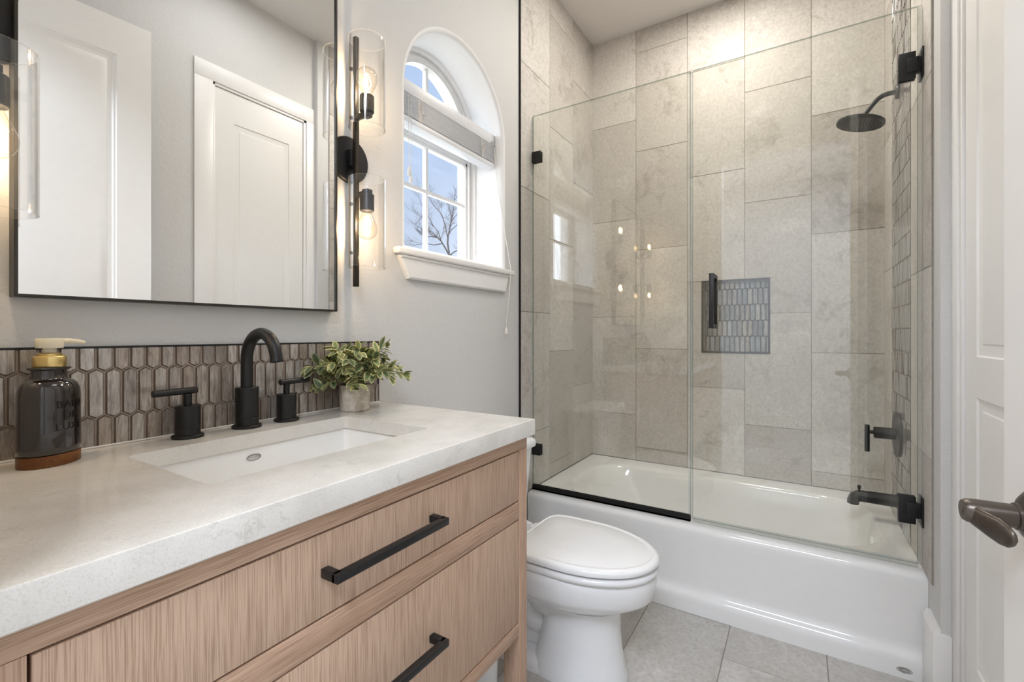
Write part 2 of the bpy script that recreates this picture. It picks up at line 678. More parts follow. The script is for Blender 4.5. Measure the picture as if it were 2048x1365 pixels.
def tile_field(name, P, tiles, bounds, holes, mat, grout, seed, gap=0.0028, rise=0.0015, parent=None, thick=0.01):
    rnd = random.Random(seed)
    mb = MB()
    vals = []
    bg = [bounds]
    for h in holes:
        bg = [q for r in bg for q in sub_rect(r, h)]
    for (u0, u1, v0, v1) in bg:
        q = [(u0, v0), (u1, v0), (u1, v1), (u0, v1)]
        top = mb.ring([P(u, v, 0) for u, v in q])
        bot = mb.ring([P(u, v, -thick) for u, v in q])
        f = mb.cap(top)
        f.material_index = 1
        for i in range(4):
            j = (i + 1) % 4
            mb.b.faces.new((bot[i], bot[j], top[j], top[i])).material_index = 1
        f = mb.cap(bot, flip=True)
        f.material_index = 1
        vals += [(0, 0, 0)] * 6
    for t_ in tiles:
        val = (rnd.random(), rnd.random(), rnd.random())
        u0, u1, v0, v1 = t_
        g = gap / 2
        r = (max(u0 + g, bounds[0]), min(u1 - g, bounds[1]), max(v0 + g, bounds[2]), min(v1 - g, bounds[3]))
        if r[1] - r[0] < 0.002 or r[3] - r[2] < 0.002:
            continue
        rs = [r]
        for h in holes:
            rs = [q for s in rs for q in sub_rect(s, h)]
        for (a0, a1, b0, b1) in rs:
            q = [(a0, b0), (a1, b0), (a1, b1), (a0, b1)]
            c = 0.0006
            q2 = [(a0 + c, b0 + c), (a1 - c, b0 + c), (a1 - c, b1 - c), (a0 + c, b1 - c)]
            lo = mb.ring([P(u, v, 0) for u, v in q])
            hi = mb.ring([P(u, v, rise) for u, v in q2])
            mb.cap(hi)
            mb.skin(lo, hi)
            vals += [val] * 5
    o = obj(name, mb, [mat, grout], parent, smooth=False, fixn=False)
    set_tile_attr(o, vals)
    return o


def picket_field(name, P, u0, u1, v0, v1, uref, vref, mat, grout, seed, parent=None, pitch=0.0257, S=0.0795, T=0.0088, gap=0.0030, rise=0.0032, thick=0.008):
    """elongated hexagon mosaic clipped to a rectangle; uref = a joint of row 0, vref = upper tip of row 0"""
    rnd = random.Random(seed)
    mb = MB()
    vals = []
    q = [(u0, v0), (u1, v0), (u1, v1), (u0, v1)]
    lo = mb.ring([P(u, v, -thick) for u, v in q])
    hi = mb.ring([P(u, v, 0) for u, v in q])
    mb.cap(hi).material_index = 1
    for i in range(4):
        j = (i + 1) % 4
        mb.b.faces.new((lo[i], lo[j], hi[j], hi[i])).material_index = 1
    mb.cap(lo, flip=True).material_index = 1
    vals += [(0, 0, 0)] * 6

    def clip(poly):
        for (ax, lim, sgn) in ((0, u0, 1), (0, u1, -1), (1, v0, 1), (1, v1, -1)):
            out = []
            for i in range(len(poly)):
                a, b = poly[i], poly[(i + 1) % len(poly)]
                da, db = (a[ax] - lim) * sgn, (b[ax] - lim) * sgn
                if da >= 0:
                    out.append(a)
                if da * db < 0:
                    k = da / (da - db)
                    out.append((a[0] + (b[0] - a[0]) * k, a[1] + (b[1] - a[1]) * k))
            poly = out
            if len(poly) < 3:
                return []
        return poly

    row = S + T
    nr0 = int((vref - v1) / row) - 2
    nr1 = int((vref - v0) / row) + 2
    for r in range(nr0, nr1):
        vt = vref - r * row
        ush = uref + (0.5 * pitch if r % 2 else 0)
        k0 = int((u0 - ush) / pitch) - 2
        k1 = int((u1 - ush) / pitch) + 2
        for k in range(k0, k1):
            ul, ur = ush + k * pitch, ush + (k + 1) * pitch
            uc = (ul + ur) / 2
            g = gap / 2
            vb = vt - S - 2 * T

            def hexa(g):
                return [(uc, vt - g * 1.3), (ul + g, vt - T - g * 0.3), (ul + g, vb + T + g * 0.3), (uc, vb + g * 1.3), (ur - g, vb + T + g * 0.3), (ur - g, vt - T - g * 0.3)]
            a = clip(hexa(g))
            b = clip(hexa(g + 0.0020))
            if len(a) < 3 or len(b) != len(a):
                if len(a) < 3:
                    continue
                cu = sum(x for x, _ in a) / len(a)
                cv = sum(y for _, y in a) / len(a)
                b = [(cu + (x - cu) * 0.86, cv + (y - cv) * 0.97) for x, y in a]
            val = (rnd.random(), rnd.random(), rnd.random())
            la = mb.ring([P(u, v, 0) for u, v in a])
            tu, tv = rnd.uniform(-0.07, 0.07), rnd.uniform(-0.02, 0.02)
            lb = mb.ring([P(u, v, rise + (u - uc) * tu + (v - (vt + vb) / 2) * tv) for u, v in b])
            n0 = len(mb.b.faces)
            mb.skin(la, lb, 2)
            mb.cap(lb)
            vals += [val] * (len(a) + 1)
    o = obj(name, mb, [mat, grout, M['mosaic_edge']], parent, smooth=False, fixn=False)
    set_tile_attr(o, vals)
    return o


# ================================================================== ROOM SHELL
CEIL = 2.955
XB = 2.779      # face of the tiled wall behind the tub
YR = -1.475     # face of the tiled wall at the tub's tap end
XE = 1.879      # where the wall tile starts

# ---- floor
rows_y = [-2.42 + 0.3025 * i for i in range(0, 9)]
tiles = []
jx = {0: 0.42, 1: 0.22, 2: 0.02}
k = 0
for i in range(-8, 9):
    y1 = -0.606 - 0.3025 * i
    y0 = y1 - 0.3025
    ref = {0: 1.315, 1: 1.718, 2: 1.516}[i % 3]
    for j in range(-9, 4):
        tiles.append((ref + 0.607 * j, ref + 0.607 * (j + 1), y0, y1))
fl = tile_field('floor', lambda u, v, h: (u, v, h - 0.0015), tiles, (-2.6, 2.8, -2.3, 0.02), [], M['floor'], M['grout'], 3, thick=0.06)
struct(fl)

# ---- ceiling
mb = MB()
mb.box(-2.6, 2.9, -2.3, 0.3, CEIL, CEIL + 0.1)
struct(obj('ceiling', mb, M['ceiling']))

# ---- wall with the window (left of the camera)
WX, WH, WZB, WZS = 1.434, 0.318, 1.395, 1.957


def arch(d, y, n=40, zs=WZS, hw=WH, zb=WZB, cx=WX):
    w = hw - d
    pts = [(cx - w, y, zb + d)]
    for i in range(n + 1):
        a = pi - pi * i / n
        pts.append((cx + w * cos(a), y, zs + w * sin(a)))
    pts.append((cx + w, y, zb + d))
    return pts


mb = MB()
x0, x1, z0, z1 = -0.08, 2.88, -0.06, 3.05


def plate(mb, y, hole, mi=0, rect=(x0, x1, z0, z1)):
    outer = [Vector((rect[0], y, rect[2])), Vector((rect[1], y, rect[2])), Vector((rect[1], y, rect[3])), Vector((rect[0], y, rect[3]))]
    hv = [Vector(p) for p in hole]
    tris = tessellate_polygon([outer, hv])
    vs = [mb.b.verts.new(p) for p in outer + hv]
    for t_ in tris:
        try:
            f = mb.b.faces.new([vs[i] for i in t_])
            f.material_index = mi
        except ValueError:
            pass


plate(mb, 0.0, arch(0, 0.0))
plate(mb, 0.26, arch(0.018, 0.26))
R_ = 0.018
rings = []
for k in range(7):
    a = pi / 2 * k / 6
    rings.append(arch(R_ * sin(a), R_ * (1 - cos(a))))
rings.append(arch(R_, 0.26))
rv = [mb.ring(r) for r in rings]
for a, b in zip(rv[:-1], rv[1:]):
    mb.skin(a, b, 1)
c0 = mb.ring([(x0, 0, z0), (x1, 0, z0), (x1, 0, z1), (x0, 0, z1)])
c1 = mb.ring([(x0, 0.26, z0), (x1, 0.26, z0), (x1, 0.26, z1), (x0, 0.26, z1)])
mb.skin(c0, c1)
struct(obj('wall_left', mb, [M['wall'], M['reveal']], sharp=40))

# ---- tiled alcove: left, back and right walls
tl = []
for (a, b, ref) in ((1.879, 2.179, 1.217), (2.179, 2.477, 1.615), (2.477, 2.779, 1.400)):
    for j in range(-3, 4):
        tl.append((a, b, ref + 0.5985 * j, ref + 0.5985 * (j + 1)))
o = tile_field('wall_alcove_left', lambda u, v, h: (u, -0.006 - h, v), tl, (XE, XB, 0.345, CEIL), [], M['stone'], M['grout'], 11, thick=0.006)
struct(o)
NY0, NY1, NZ0, NZ1 = -1.0, -0.662, 1.003, 1.407
tl = []
cols = [(-0.287, 0.0, 1.215), (-0.585, -0.287, 1.619), (-0.881, -0.585, 1.407), (-1.183, -0.881, 1.218), (-1.475, -1.183, 1.613)]
for (a, b, ref) in cols:
    for j in range(-3, 4):
        tl.append((a, b, ref + 0.5985 * j, ref + 0.5985 * (j + 1)))
o = tile_field('wall_alcove_back', lambda u, v, h: (XB - h, u, v), tl, (YR, -0.006, 0.3412, CEIL), [(NY0 + 0.004, NY1 - 0.004, NZ0 + 0.004, NZ1 - 0.004)], M['stone'], M['grout'], 12, thick=0.02)
struct(o)
tl = []
MX0, MX1 = 2.175, 2.565
for (a, b, ref) in ((XE, MX0, 1.32), (MX1, XB, 1.40)):
    for j in range(-3, 4):
        tl.append((a, b, ref + 0.5985 * j, ref + 0.5985 * (j + 1)))
o = tile_field('wall_alcove_right', lambda u, v, h: (u, YR + h, v), tl, (XE, XB, 0.3412, CEIL), [(MX0, MX1, 0.0, 3.0)], M['stone'], M['grout'], 13, thick=0.02)
struct(o)
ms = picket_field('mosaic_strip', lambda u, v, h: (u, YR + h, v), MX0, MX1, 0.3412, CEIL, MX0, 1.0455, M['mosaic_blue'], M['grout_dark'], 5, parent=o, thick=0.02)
ms['label'] = 'vertical strip of grey picket mosaic'
# solid walls behind the tile
mb = MB()
mb.box(2.88, 2.98, -1.64, 0.26, -0.06, 3.05)
struct(obj('wall_back', mb, M['wall']))

# ---- wall on the right with the closet door
CX0, CX1, CXF, CZ = 1.205, 1.724, 1.740, 2.425
mb = MB()
yw = -1.512
mb.box(-0.08, CX0, -1.64, yw, -0.06, 3.05)
mb.box(CX0, CXF, -1.64, yw, CZ, 3.05)
mb.box(CXF, 1.7995, -1.64, yw, -0.06, 3.05)
mb.box(1.7995, 1.8795, -1.64, -1.480, -0.06, 3.05)
mb.box(1.8795, 1.975, -1.64, -1.480, -0.06, 0.334)
mb.box(1.8795, 2.87, -1.64, -1.4955, -0.06, 3.05)
struct(obj('wall_right', mb, M['wall']))

# closet door casing
mb = MB()
cf = -1.5025
mb.box(CX0 - 0.088, CX0, yw, cf, 0.0, CZ - 0.0003, 0.002)
mb.box(CXF, 1.799, yw, cf, 0.0, CZ - 0.0003, 0.002)
mb.box(CX0 - 0.088, 1.799, yw, cf, CZ, CZ + 0.088, 0.002)
# jamb and stop
mb.box(CX0, CX0 + 0.012, -1.63, yw + 0.003, 0.0, CZ, 0.001)
mb.box(CX1, CXF, -1.63, yw + 0.003, 0.0, CZ, 0.001)
mb.box(CX0, CXF, -1.63, yw + 0.003, CZ - 0.014, CZ, 0.001)
struct(obj('trim_1', mb, M['trim']), 'white casing around the closet door', 'trim')


def panel_door(name, w, h, th, panels, parent, mat, stile, mold=0.03, depth=0.009):
    """door slab in local coords: x 0..w, front face at y=0 (faces +y), back at -th; panels (x0,x1,z0,z1)"""
    mb = MB()
    outer = [Vector((0, 0, 0)), Vector((w, 0, 0)), Vector((w, 0, h)), Vector((0, 0, h))]
    holes = [[Vector((a, 0, c)), Vector((b, 0, c)), Vector((b, 0, d)), Vector((a, 0, d))] for (a, b, c, d) in panels]
    for yy, sg in ((0.0, 1), (-th, -1)):
        loops = [outer] + holes
        tris = tessellate_polygon(loops)
        vs = [mb.b.verts.new((p.x, yy, p.z)) for l in loops for p in l]
        for t_ in tris:
            try:
                mb.b.faces.new([vs[i] for i in t_])
            except ValueError:
                pass
        for (a, b, c, d) in panels:
            prof = [(0, 0), (0.004, 0.004), (0.010, 0.0045), (0.016, depth), (mold, depth), (mold + 0.004, depth - 0.002), (mold + 0.03, depth * 0.35)]
            rs = []
            for (i, dp) in prof:
                rs.append(mb.ring([(a + i, yy - sg * dp, c + i), (b - i, yy - sg * dp, c + i), (b - i, yy - sg * dp, d - i), (a + i, yy - sg * dp, d - i)]))
            for p_, q_ in zip(rs[:-1], rs[1:]):
                mb.skin(p_, q_)
            mb.cap(rs[-1])
    e0 = mb.ring([(0, 0, 0), (w, 0, 0), (w, 0, h), (0, 0, h)])
    e1 = mb.ring([(0, -th, 0), (w, -th, 0), (w, -th, h), (0, -th, h)])
    mb.skin(e0, e1)
    bmesh.ops.remove_doubles(mb.b, verts=mb.b.verts, dist=1e-5)
    return obj(name, mb, mat, parent, sharp=20, local=True)


d1 = sthing('door_1', 'white closed closet door seen in the mirror inside a flat white casing', 'door', (CX0 + 0.0145, -1.516, 0.006))
panel_door('door_slab', CX1 - CX0 - 0.0185, CZ - 0.024, 0.035, [(0.094, 0.412, 0.24, 0.94), (0.094, 0.412, 1.045, CZ - 0.185)], d1, M['door'], 0.1, 0.03, 0.0055)

# entry door standing open against the right wall
HX, HY = 0.112, -1.440
ang = math.atan2(-1.367 - HY, 0.886 - HX)
LW = sqrt((0.886 - HX) ** 2 + (-1.367 - HY) ** 2)
d2 = sthing('door_2', 'white open entry door with two panels and a bronze lever at right edge', 'door', (HX, HY, 0.012), ang)
panel_door('door_slab', LW, 2.44, 0.035, [(0.115, LW - 0.118, 0.24, 0.90), (0.115, LW - 0.118, 1.08, 2.44 - 0.155)], d2, M['door'], 0.12)
lv = MB()
lx, lz = LW - 0.086, 0.876
lv.lathe([(0.0335, 0.0), (0.0335, 0.004), (0.031, 0.009), (0.024, 0.015), (0.0165, 0.019), (0.0150, 0.0195)], (lx, 0, lz), (0, 1, 0), 36)
lever = obj('door_lever', lv, M['bronze'], d2, local=True)
lever['label'] = 'aged bronze door lever'
lv = MB()
lv.lathe([(0.0160, 0.018), (0.0160, 0.0225), (0.0140, 0.0235), (0.0148, 0.060), (0.0142, 0.067), (0.012, 0.0705)], (lx, 0, lz), (0, 1, 0), 28)
# blade: sweeps back towards the hinge side
rings = []
for (s, yy, zz, ry, rz) in ((0.008, 0.0615, 0.0, 0.0070, 0.0095), (-0.002, 0.0635, -0.001, 0.0080, 0.0125), (-0.012, 0.0600, -0.004, 0.0065, 0.0130), (-0.025, 0.054, -0.008, 0.0050, 0.0140), (-0.037, 0.049, -0.010, 0.0045, 0.0150), (-0.047, 0.046, -0.011, 0.0045, 0.0130), (-0.054, 0.0445, -0.011, 0.0038, 0.0085), (-0.057, 0.044, -0.011, 0.0025, 0.0035)):
    rings.append([(lx + s, yy + ry * cos(2 * pi * k / 24), lz + zz + rz * sin(2 * pi * k / 24)) for k in range(24)])
lv.loft(rings)
o = obj('lever_arm', lv, M['bronze'], lever, local=True)
hb = MB()
for z in (0.25, 1.2, 2.2):
    hb.cyl((-0.004, 0.004, z - 0.045), (-0.004, 0.004, z + 0.045), 0.006, n=12)
obj('hinge_barrels', hb, M['bronze'], d2, local=True)

# ---- wall behind the camera with the doorway
mb = MB()
mb.box(-0.08, 0.04, -0.60, 0.0, -0.0, CEIL)
mb.box(-0.08, 0.04, -1.512, -1.446, 0.0, CEIL)
mb.box(-0.08, 0.04, -1.446, -0.60, 2.47, CEIL)
struct(obj('wall_front', mb, M['wall']))
mb = MB()
mb.box(0.04, 0.056, -0.60, -0.512, 0.0, 2.558, 0.002)
mb.box(0.04, 0.056, -1.446, -0.60, 2.47, 2.558, 0.002)
mb.box(-0.08, 0.04, -0.613, -0.60, 0.0, 2.47)
struct(obj('trim_2', mb, M['trim']), 'white casing of the entry doorway behind the camera', 'trim')
# hall beyond the doorway
mb = MB()
mb.box(-2.6, -2.5, -2.3, 0.3, 0.0, CEIL)
struct(obj('wall_hall_end', mb, M['wall']))
mb = MB()
mb.box(-2.5, -0.08, 0.2, 0.3, 0.0, CEIL)
struct(obj('wall_hall_left', mb, M['wall']))
mb = MB()
mb.box(-2.5, -0.08, -2.3, -2.2, 0.0, CEIL)
mb.box(-0.18, -0.08, -2.2, -1.48, 0.0, CEIL)
struct(obj('wall_hall_right', mb, M['wall']))

# ---- baseboards
mb = MB()


bxa, bxb = 1.800, 1.921
mb.box(bxa, bxb, -1.480, -1.461, 0.0, 0.228, 0.001)
r0 = mb.ring([(bxa, -1.461, 0.228), (bxb, -1.461, 0.228), (bxb, -1.480, 0.228), (bxa, -1.480, 0.228)])
r1 = mb.ring([(bxa, -1.471, 0.246), (bxb, -1.471, 0.246), (bxb, -1.480, 0.246), (bxa, -1.480, 0.246)])
mb.skin(r0, r1)
mb.cap(r1)
mb.box(1.786, bxa, -1.5025, -1.461, 0.0, 0.236, 0.001)
struct(obj('baseboard_right', mb, M['trim'], sharp=25))
mb = MB()
mb.box(0.041, 1.872, -0.014, 0.0, 0.0, 0.235, 0.003)
struct(obj('baseboard_left', mb, M['trim'], sharp=25))

# ---- black tile edge strip
mb = MB()
mb.box(1.8715, 1.879, -0.0085, 0.0, 0.345, CEIL)
struct(obj('trim_3', mb, M['black']), 'thin black metal strip where the wall tile begins', 'trim')

# ---- window
w1 = sthing('window_1', 'white arched window in a deep plaster recess with a view of sky', 'window', (WX, 0.19, WZB))
mb = MB()


def arch_band(mb, d0, d1, ya, yb, **kw):
    a0, a1 = arch(d0, ya, **kw), arch(d1, ya, **kw)
    b0, b1 = arch(d0, yb, **kw), arch(d1, yb, **kw)
    A0, A1, B0, B1 = mb.ring(a0), mb.ring(a1), mb.ring(b0), mb.ring(b1)
    mb.skin(A0, A1)
    mb.skin(A1, B1)
    mb.skin(B1, B0)
    mb.skin(B0, A0)


HWI = WH - R_
arch_band(mb, 0.0, 0.012, 0.150, 0.215, hw=HWI, zb=WZB)
arch_band(mb, 0.012, 0.026, 0.172, 0.212, hw=HWI, zb=WZB)
arch_band(mb, 0.026, 0.034, 0.166, 0.210, hw=HWI, zb=WZB)
obj('window_frame', mb, M['trim'], w1, sharp=30)
mb = MB()
kw = dict(hw=0.266, zb=1.955, zs=1.985)
arch_band(mb, 0.0, 0.020, 0.174, 0.206, **kw)
arch_band(mb, 0.020, 0.042, 0.168, 0.204, **kw)
mb.box(WX - 0.266, WX + 0.266, 0.170, 0.206, 1.895, 1.975, 0.002)
obj('arch_sash', mb, M['trim'], w1, sharp=30)
mb = MB()
hw = HWI - 0.034
mb.box(WX - hw, WX - hw + 0.012, 0.176, 0.204, 1.40, 1.90, 0.002)
mb.box(WX + hw - 0.012, WX + hw, 0.176, 0.204, 1.40, 1.90, 0.002)
mb.box(WX - hw, WX + hw, 0.176, 0.204, 1.40, 1.448, 0.002)
mb.box(WX - hw, WX + hw, 0.176, 0.204, 1.88, 1.90, 0.002)
obj('lower_sash', mb, M['trim'], w1, sharp=30)
mb = MB()
mb.box(WX - 0.0075, WX + 0.0075, 0.180, 0.200, 1.44, 2.215, 0.002)
mb.box(WX - hw, WX + hw, 0.181, 0.199, 1.692, 1.707, 0.002)
obj('muntin_grid', mb, M['trim'], w1, sharp=30)
mb = MB()
g0, g1 = arch(0.03, 0.1885, hw=HWI), arch(0.03, 0.1915, hw=HWI)
ga, gb = mb.ring(g0), mb.ring(g1)
mb.skin(ga, gb)
mb.cap(ga)
mb.cap(gb, flip=True)
obj('pane', mb, M['window_glass'], w1, smooth=False)

# window sill (stool and apron)
ws = sthing('trim_4', 'white window stool and tapered apron under the arched window', 'sill', (WX, 0, 1.30))
mb = MB()
mb.box(WX - HWI + 0.002, WX + HWI - 0.002, -0.004, 0.172, 1.374, 1.397, 0.001)
mb.box(1.070, 1.790, -0.030, -0.0005, 1.374, 1.397, 0.006, 3)
obj('sill_board', mb, M['trim'], ws, sharp=30)
mb = MB()
a = [(1.088, 1.373), (1.766, 1.373), (1.738, 1.296), (1.130, 1.296)]
b = [(x + (0.006 if x < 1.4 else -0.006), z + (0.006 if z < 1.33 else 0)) for x, z in a]
r0 = mb.ring([(x, -0.0005, z) for x, z in a])
r1 = mb.ring([(x, -0.013, z) for x, z in a])
r2 = mb.ring([(x, -0.017, z) for x, z in b])
mb.skin(r0, r1)
mb.skin(r1, r2)
mb.cap(r2)
mb.cap(r0, flip=True)
mb.tube([(1.094, -0.017, 1.369), (1.762, -0.017, 1.369)], 0.006, 8)
obj('apron_board', mb, M['trim'], ws, sharp=30)

# ================================================================== WINDOW BLIND
bl = thing('window_blind', 'white slatted blind pulled up across the arched window', 'blind', (WX, 0.06, 1.85))
bx0, bx1 = WX - HWI + 0.006, WX + HWI - 0.006
mb = MB()
mb.box(bx0, bx1, 0.040, 0.090, 1.962, 2.008, 0.002)
vl = obj('valance', mb, M['plastic'], bl)
mb = MB()
mb.box(bx1 - 0.030, bx1 - 0.012, 0.0375, 0.0400, 1.966, 1.973)
mb.box(bx1 + 0.0005, bx1 + 0.0035, 0.042, 0.088, 1.960, 2.010)
obj('end_bracket', mb, M['chrome'], vl)
mb = MB()
for i in range(12):
    z = 1.958 - i * 0.0062
    mb.box(bx0 + 0.003, bx1 - 0.003, 0.041, 0.090, z - 0.0024, z, 0.0006, 1)
sl = obj('slat_stack', mb, M['plastic'], bl, sharp=60)
mb = MB()
mb.box(bx0 + 0.003, bx1 - 0.003, 0.039, 0.091, 1.858, 1.879, 0.004, 2)
obj('bottom_rail', mb, M['plastic'], bl)
for x in (bx0 + 0.105, bx1 - 0.095):
    mb = MB()
    for dx in (-0.007, 0.0, 0.007):
        mb.tube([(x + dx, 0.0385, 1.962), (x + dx * 1.5, 0.0375, 1.93), (x + dx * 0.6, 0.0385, 1.90), (x + dx, 0.0372, 1.878)], 0.0011, 6)
    mb.tube([(x - 0.008, 0.0375, 1.945), (x, 0.036, 1.928), (x + 0.008, 0.0375, 1.945), (x + 0.012, 0.036, 1.915), (x - 0.006, 0.036, 1.905)], 0.0012, 6)
    obj('ladder_cord', mb, M['cord'], bl)
mb = MB()
lx_ = bx0 + 0.042
mb.tube([(lx_, 0.036, 1.955), (lx_ - 0.002, 0.034, 1.82), (lx_, 0.034, 1.70)], 0.0012, 6)
mb.tube([(lx_ + 0.010, 0.036, 1.955), (lx_ + 0.011, 0.034, 1.82), (lx_ + 0.008, 0.034, 1.675)], 0.0012, 6)
tc_ = obj('tilt_cord', mb, M['cord'], bl)
for (x, z) in ((lx_, 1.70), (lx_ + 0.008, 1.675)):
    mb = MB()
    mb.lathe([(0.002, 0.0), (0.005, -0.004), (0.0075, -0.026), (0.006, -0.031), (0.001, -0.032)], (x, 0.034, z), n=12)
    obj('tassel', mb, M['cord'], tc_)
mb = MB()
mb.tube([(bx1 - 0.012, 0.038, 1.955), (bx1 + 0.002, 0.022, 1.75), (bx1 + 0.012, -0.015, 1.52), (bx1 + 0.0215, -0.033, 1.398), (1.7315, -0.0365, 1.30), (1.7315, -0.020, 1.16), (1.7315, -0.020, 1.135)], 0.0014, 6)
pc = obj('pull_cord', mb, M['cord'], bl)
mb = MB()
mb.lathe([(0.002, 0.0), (0.0055, -0.003), (0.0085, -0.024), (0.007, -0.029), (0.001, -0.030)], (1.7315, -0.020, 1.138), n=14)
obj('tassel', mb, M['cord'], pc)

# ================================================================== VANITY
VX0, VX1, VY, VTOP = 0.080, 0.997, -0.552, 0.8555
vn = thing('vanity_cabinet', 'light oak two-drawer vanity cabinet on square legs under a white worktop', 'cabinet', (0.5385, -0.28, 0))
post = 0.038
mb = MB()
mb.box(VX0, VX1, VY, VY + 0.02, 0.8265, VTOP, 0.0008)
mb.box(VX0 + post, VX1 - post, VY, VY + 0.02, 0.6595, 0.7015, 0.0008)
mb.box(VX0 + post, VX1 - post, VY, VY + 0.02, 0.3725, 0.4055, 0.0008)
obj('front_rails', mb, M['oak_h'], vn)
for (a, b) in ((VX0, VX0 + post), (VX1 - post, VX1)):
    for (c, d) in ((VY, VY + 0.045), (-0.062, -0.018)):
        mb = MB()
        mb.box(a, b, c, d, 0.0, 0.826 if c == VY else VTOP, 0.001)
        obj('leg', mb, M['oak_post'], vn)
for (a, b) in ((VX0 + 0.004, VX0 + 0.022), (VX1 - 0.022, VX1 - 0.004)):
    mb = MB()
    mb.box(a, b, VY + 0.0455, -0.0625, 0.3725, VTOP - 0.001, 0.0005)
    obj('side_panel', mb, M['oak_post'], vn)
mb = MB()
mb.box(VX0 + 0.023, VX1 - 0.023, VY + 0.046, -0.03, 0.374, 0.386)
mb.box(VX0 + post + 0.001, VX1 - post - 0.001, VY + 0.021, VY + 0.030, 0.386, 0.82)
mb.box(VX0 + 0.023, VX1 - 0.023, -0.030, -0.020, 0.374, 0.85)
cs = obj('carcass', mb, M['dark_board'], vn)
cs['label'] = 'dark inside of the cabinet'
GAP = 0.0032
for (zb, zt, hz) in ((0.7015, 0.8265, 0.768), (0.4055, 0.6595, 0.546)):
    mb = MB()
    mb.box(VX0 + post + GAP, VX1 - post - GAP, VY + 0.0005, VY + 0.0195, zb + GAP, zt - GAP, 0.0008)
    dr = obj('drawer', mb, M['oak_v'], vn)
    mb = MB()
    hx0, hx1 = 0.412, 0.652
    yb_ = VY - 0.030
    mb.box(hx0, hx1, yb_ - 0.0065, yb_ + 0.0065, hz - 0.0065, hz + 0.0065, 0.0012)
    mb.box(hx0, hx0 + 0.013, yb_, VY + 0.0008, hz - 0.0065, hz + 0.0065, 0.001)
    mb.box(hx1 - 0.013, hx1, yb_, VY + 0.0008, hz - 0.0065, hz + 0.0065, 0.001)
    h = obj('handle', mb, M['black'], dr)
    h['label'] = 'square black bar handle'

# ---- worktop with sink cut-out
CT = 0.896
SX0, SX1, SY0, SY1 = 0.325, 0.784, -0.419, -0.133


def rrect(xa, xb, ya, yb, r, z, n=6):
    pts = []
    for (cx, cy, a0) in ((xb - r, yb - r, 0), (xa + r, yb - r, 90), (xa + r, ya + r, 180), (xb - r, ya + r, 270)):
        for k in range(n + 1):
            a = radians(a0 + 90 * k / n)
            pts.append((cx + r * cos(a), cy + r * sin(a), z))
    return pts


mb = MB()
hole = rrect(SX0, SX1, SY0, SY1, 0.012, CT)
ox0, ox1, oy0, oy1 = 0.043, 1.012, -0.567, -0.0012


def hplate(mb, z, rect, hole):
    outer = [Vector((rect[0], rect[2], z)), Vector((rect[1], rect[2], z)), Vector((rect[1], rect[3], z)), Vector((rect[0], rect[3], z))]
    hv = [Vector((p[0], p[1], z)) for p in hole]
    tris = tessellate_polygon([outer, hv])
    vs = [mb.b.verts.new(p) for p in outer + hv]
    for t_ in tris:
        try:
            mb.b.faces.new([vs[i] for i in t_])
        except ValueError:
            pass


e_ = 0.002
hplate(mb, CT, (ox0 + e_, ox1 - e_, oy0 + e_, oy1), hole)
hplate(mb, CT - 0.030, (ox0 + 0.03, ox1 - 0.03, oy0 + 0.03, oy1), hole)
h0 = mb.ring(hole)
h1 = mb.ring([(p[0], p[1], CT - 0.030) for p in hole])
mb.skin(h0, h1)


def orect(i, z):
    return [(ox0 + i, oy0 + i, z), (ox1 - i, oy0 + i, z), (ox1 - i, oy1, z), (ox0 + i, oy1, z)]


rs = [mb.ring(orect(i, z)) for i, z in ((e_, CT), (e_ * 0.3, CT - e_ * 0.3), (0, CT - e_), (0, CT - 0.038), (e_, CT - 0.040), (0.03, CT - 0.040), (0.03, CT - 0.030))]
for a, b in zip(rs[:-1], rs[1:]):
    mb.skin(a, b)
wt = obj('worktop', mb, M['quartz'], sharp=30)
tag(wt, 'white veined quartz worktop with a rectangular sink cut-out', 'worktop')

# ---- undermount sink
sk = thing('sink', 'white rectangular undermount sink basin set in the quartz worktop', 'sink', (0.5545, -0.276, 0.74))
mb = MB()
zt = CT - 0.0305
rings = [rrect(SX0 - 0.022, SX1 + 0.022, SY0 - 0.022, SY1 + 0.022, 0.02, zt),
         rrect(SX0 - 0.006, SX1 + 0.006, SY0 - 0.006, SY1 + 0.006, 0.018, zt),
         rrect(SX0 - 0.004, SX1 + 0.004, SY0 - 0.004, SY1 + 0.004, 0.018, zt - 0.006),
         rrect(SX0 + 0.004, SX1 - 0.004, SY0 + 0.003, SY1 - 0.003, 0.022, zt - 0.06),
         rrect(SX0 + 0.016, SX1 - 0.016, SY0 + 0.010, SY1 - 0.010, 0.03, zt - 0.105),
         rrect(SX0 + 0.036, SX1 - 0.036, SY0 + 0.030, SY1 - 0.030, 0.035, zt - 0.122),
         rrect(SX0 + 0.10, SX1 - 0.10, SY0 + 0.09, SY1 - 0.09, 0.03, zt - 0.128),
         rrect(SX0 + 0.205, SX1 - 0.205, SY0 + 0.125, SY1 - 0.125, 0.015, zt - 0.130)]
mb.loft(rings, False, True)
outer_ = [rrect(SX0 - 0.022, SX1 + 0.022, SY0 - 0.022, SY1 + 0.022, 0.02, zt), rrect(SX0 - 0.022, SX1 + 0.022, SY0 - 0.022, SY1 + 0.022, 0.02, zt - 0.012),
          rrect(SX0 - 0.012, SX1 + 0.012, SY0 - 0.012, SY1 + 0.012, 0.02, zt - 0.014), rrect(SX0 - 0.005, SX1 + 0.005, SY0 - 0.005, SY1 + 0.005, 0.02, zt - 0.10),
          rrect(SX0 + 0.03, SX1 - 0.03, SY0 + 0.03, SY1 - 0.03, 0.02, zt - 0.140)]
mb.loft(outer_, False, True)
obj('basin', mb, M['sink'], sk, sharp=50)
mb = MB()
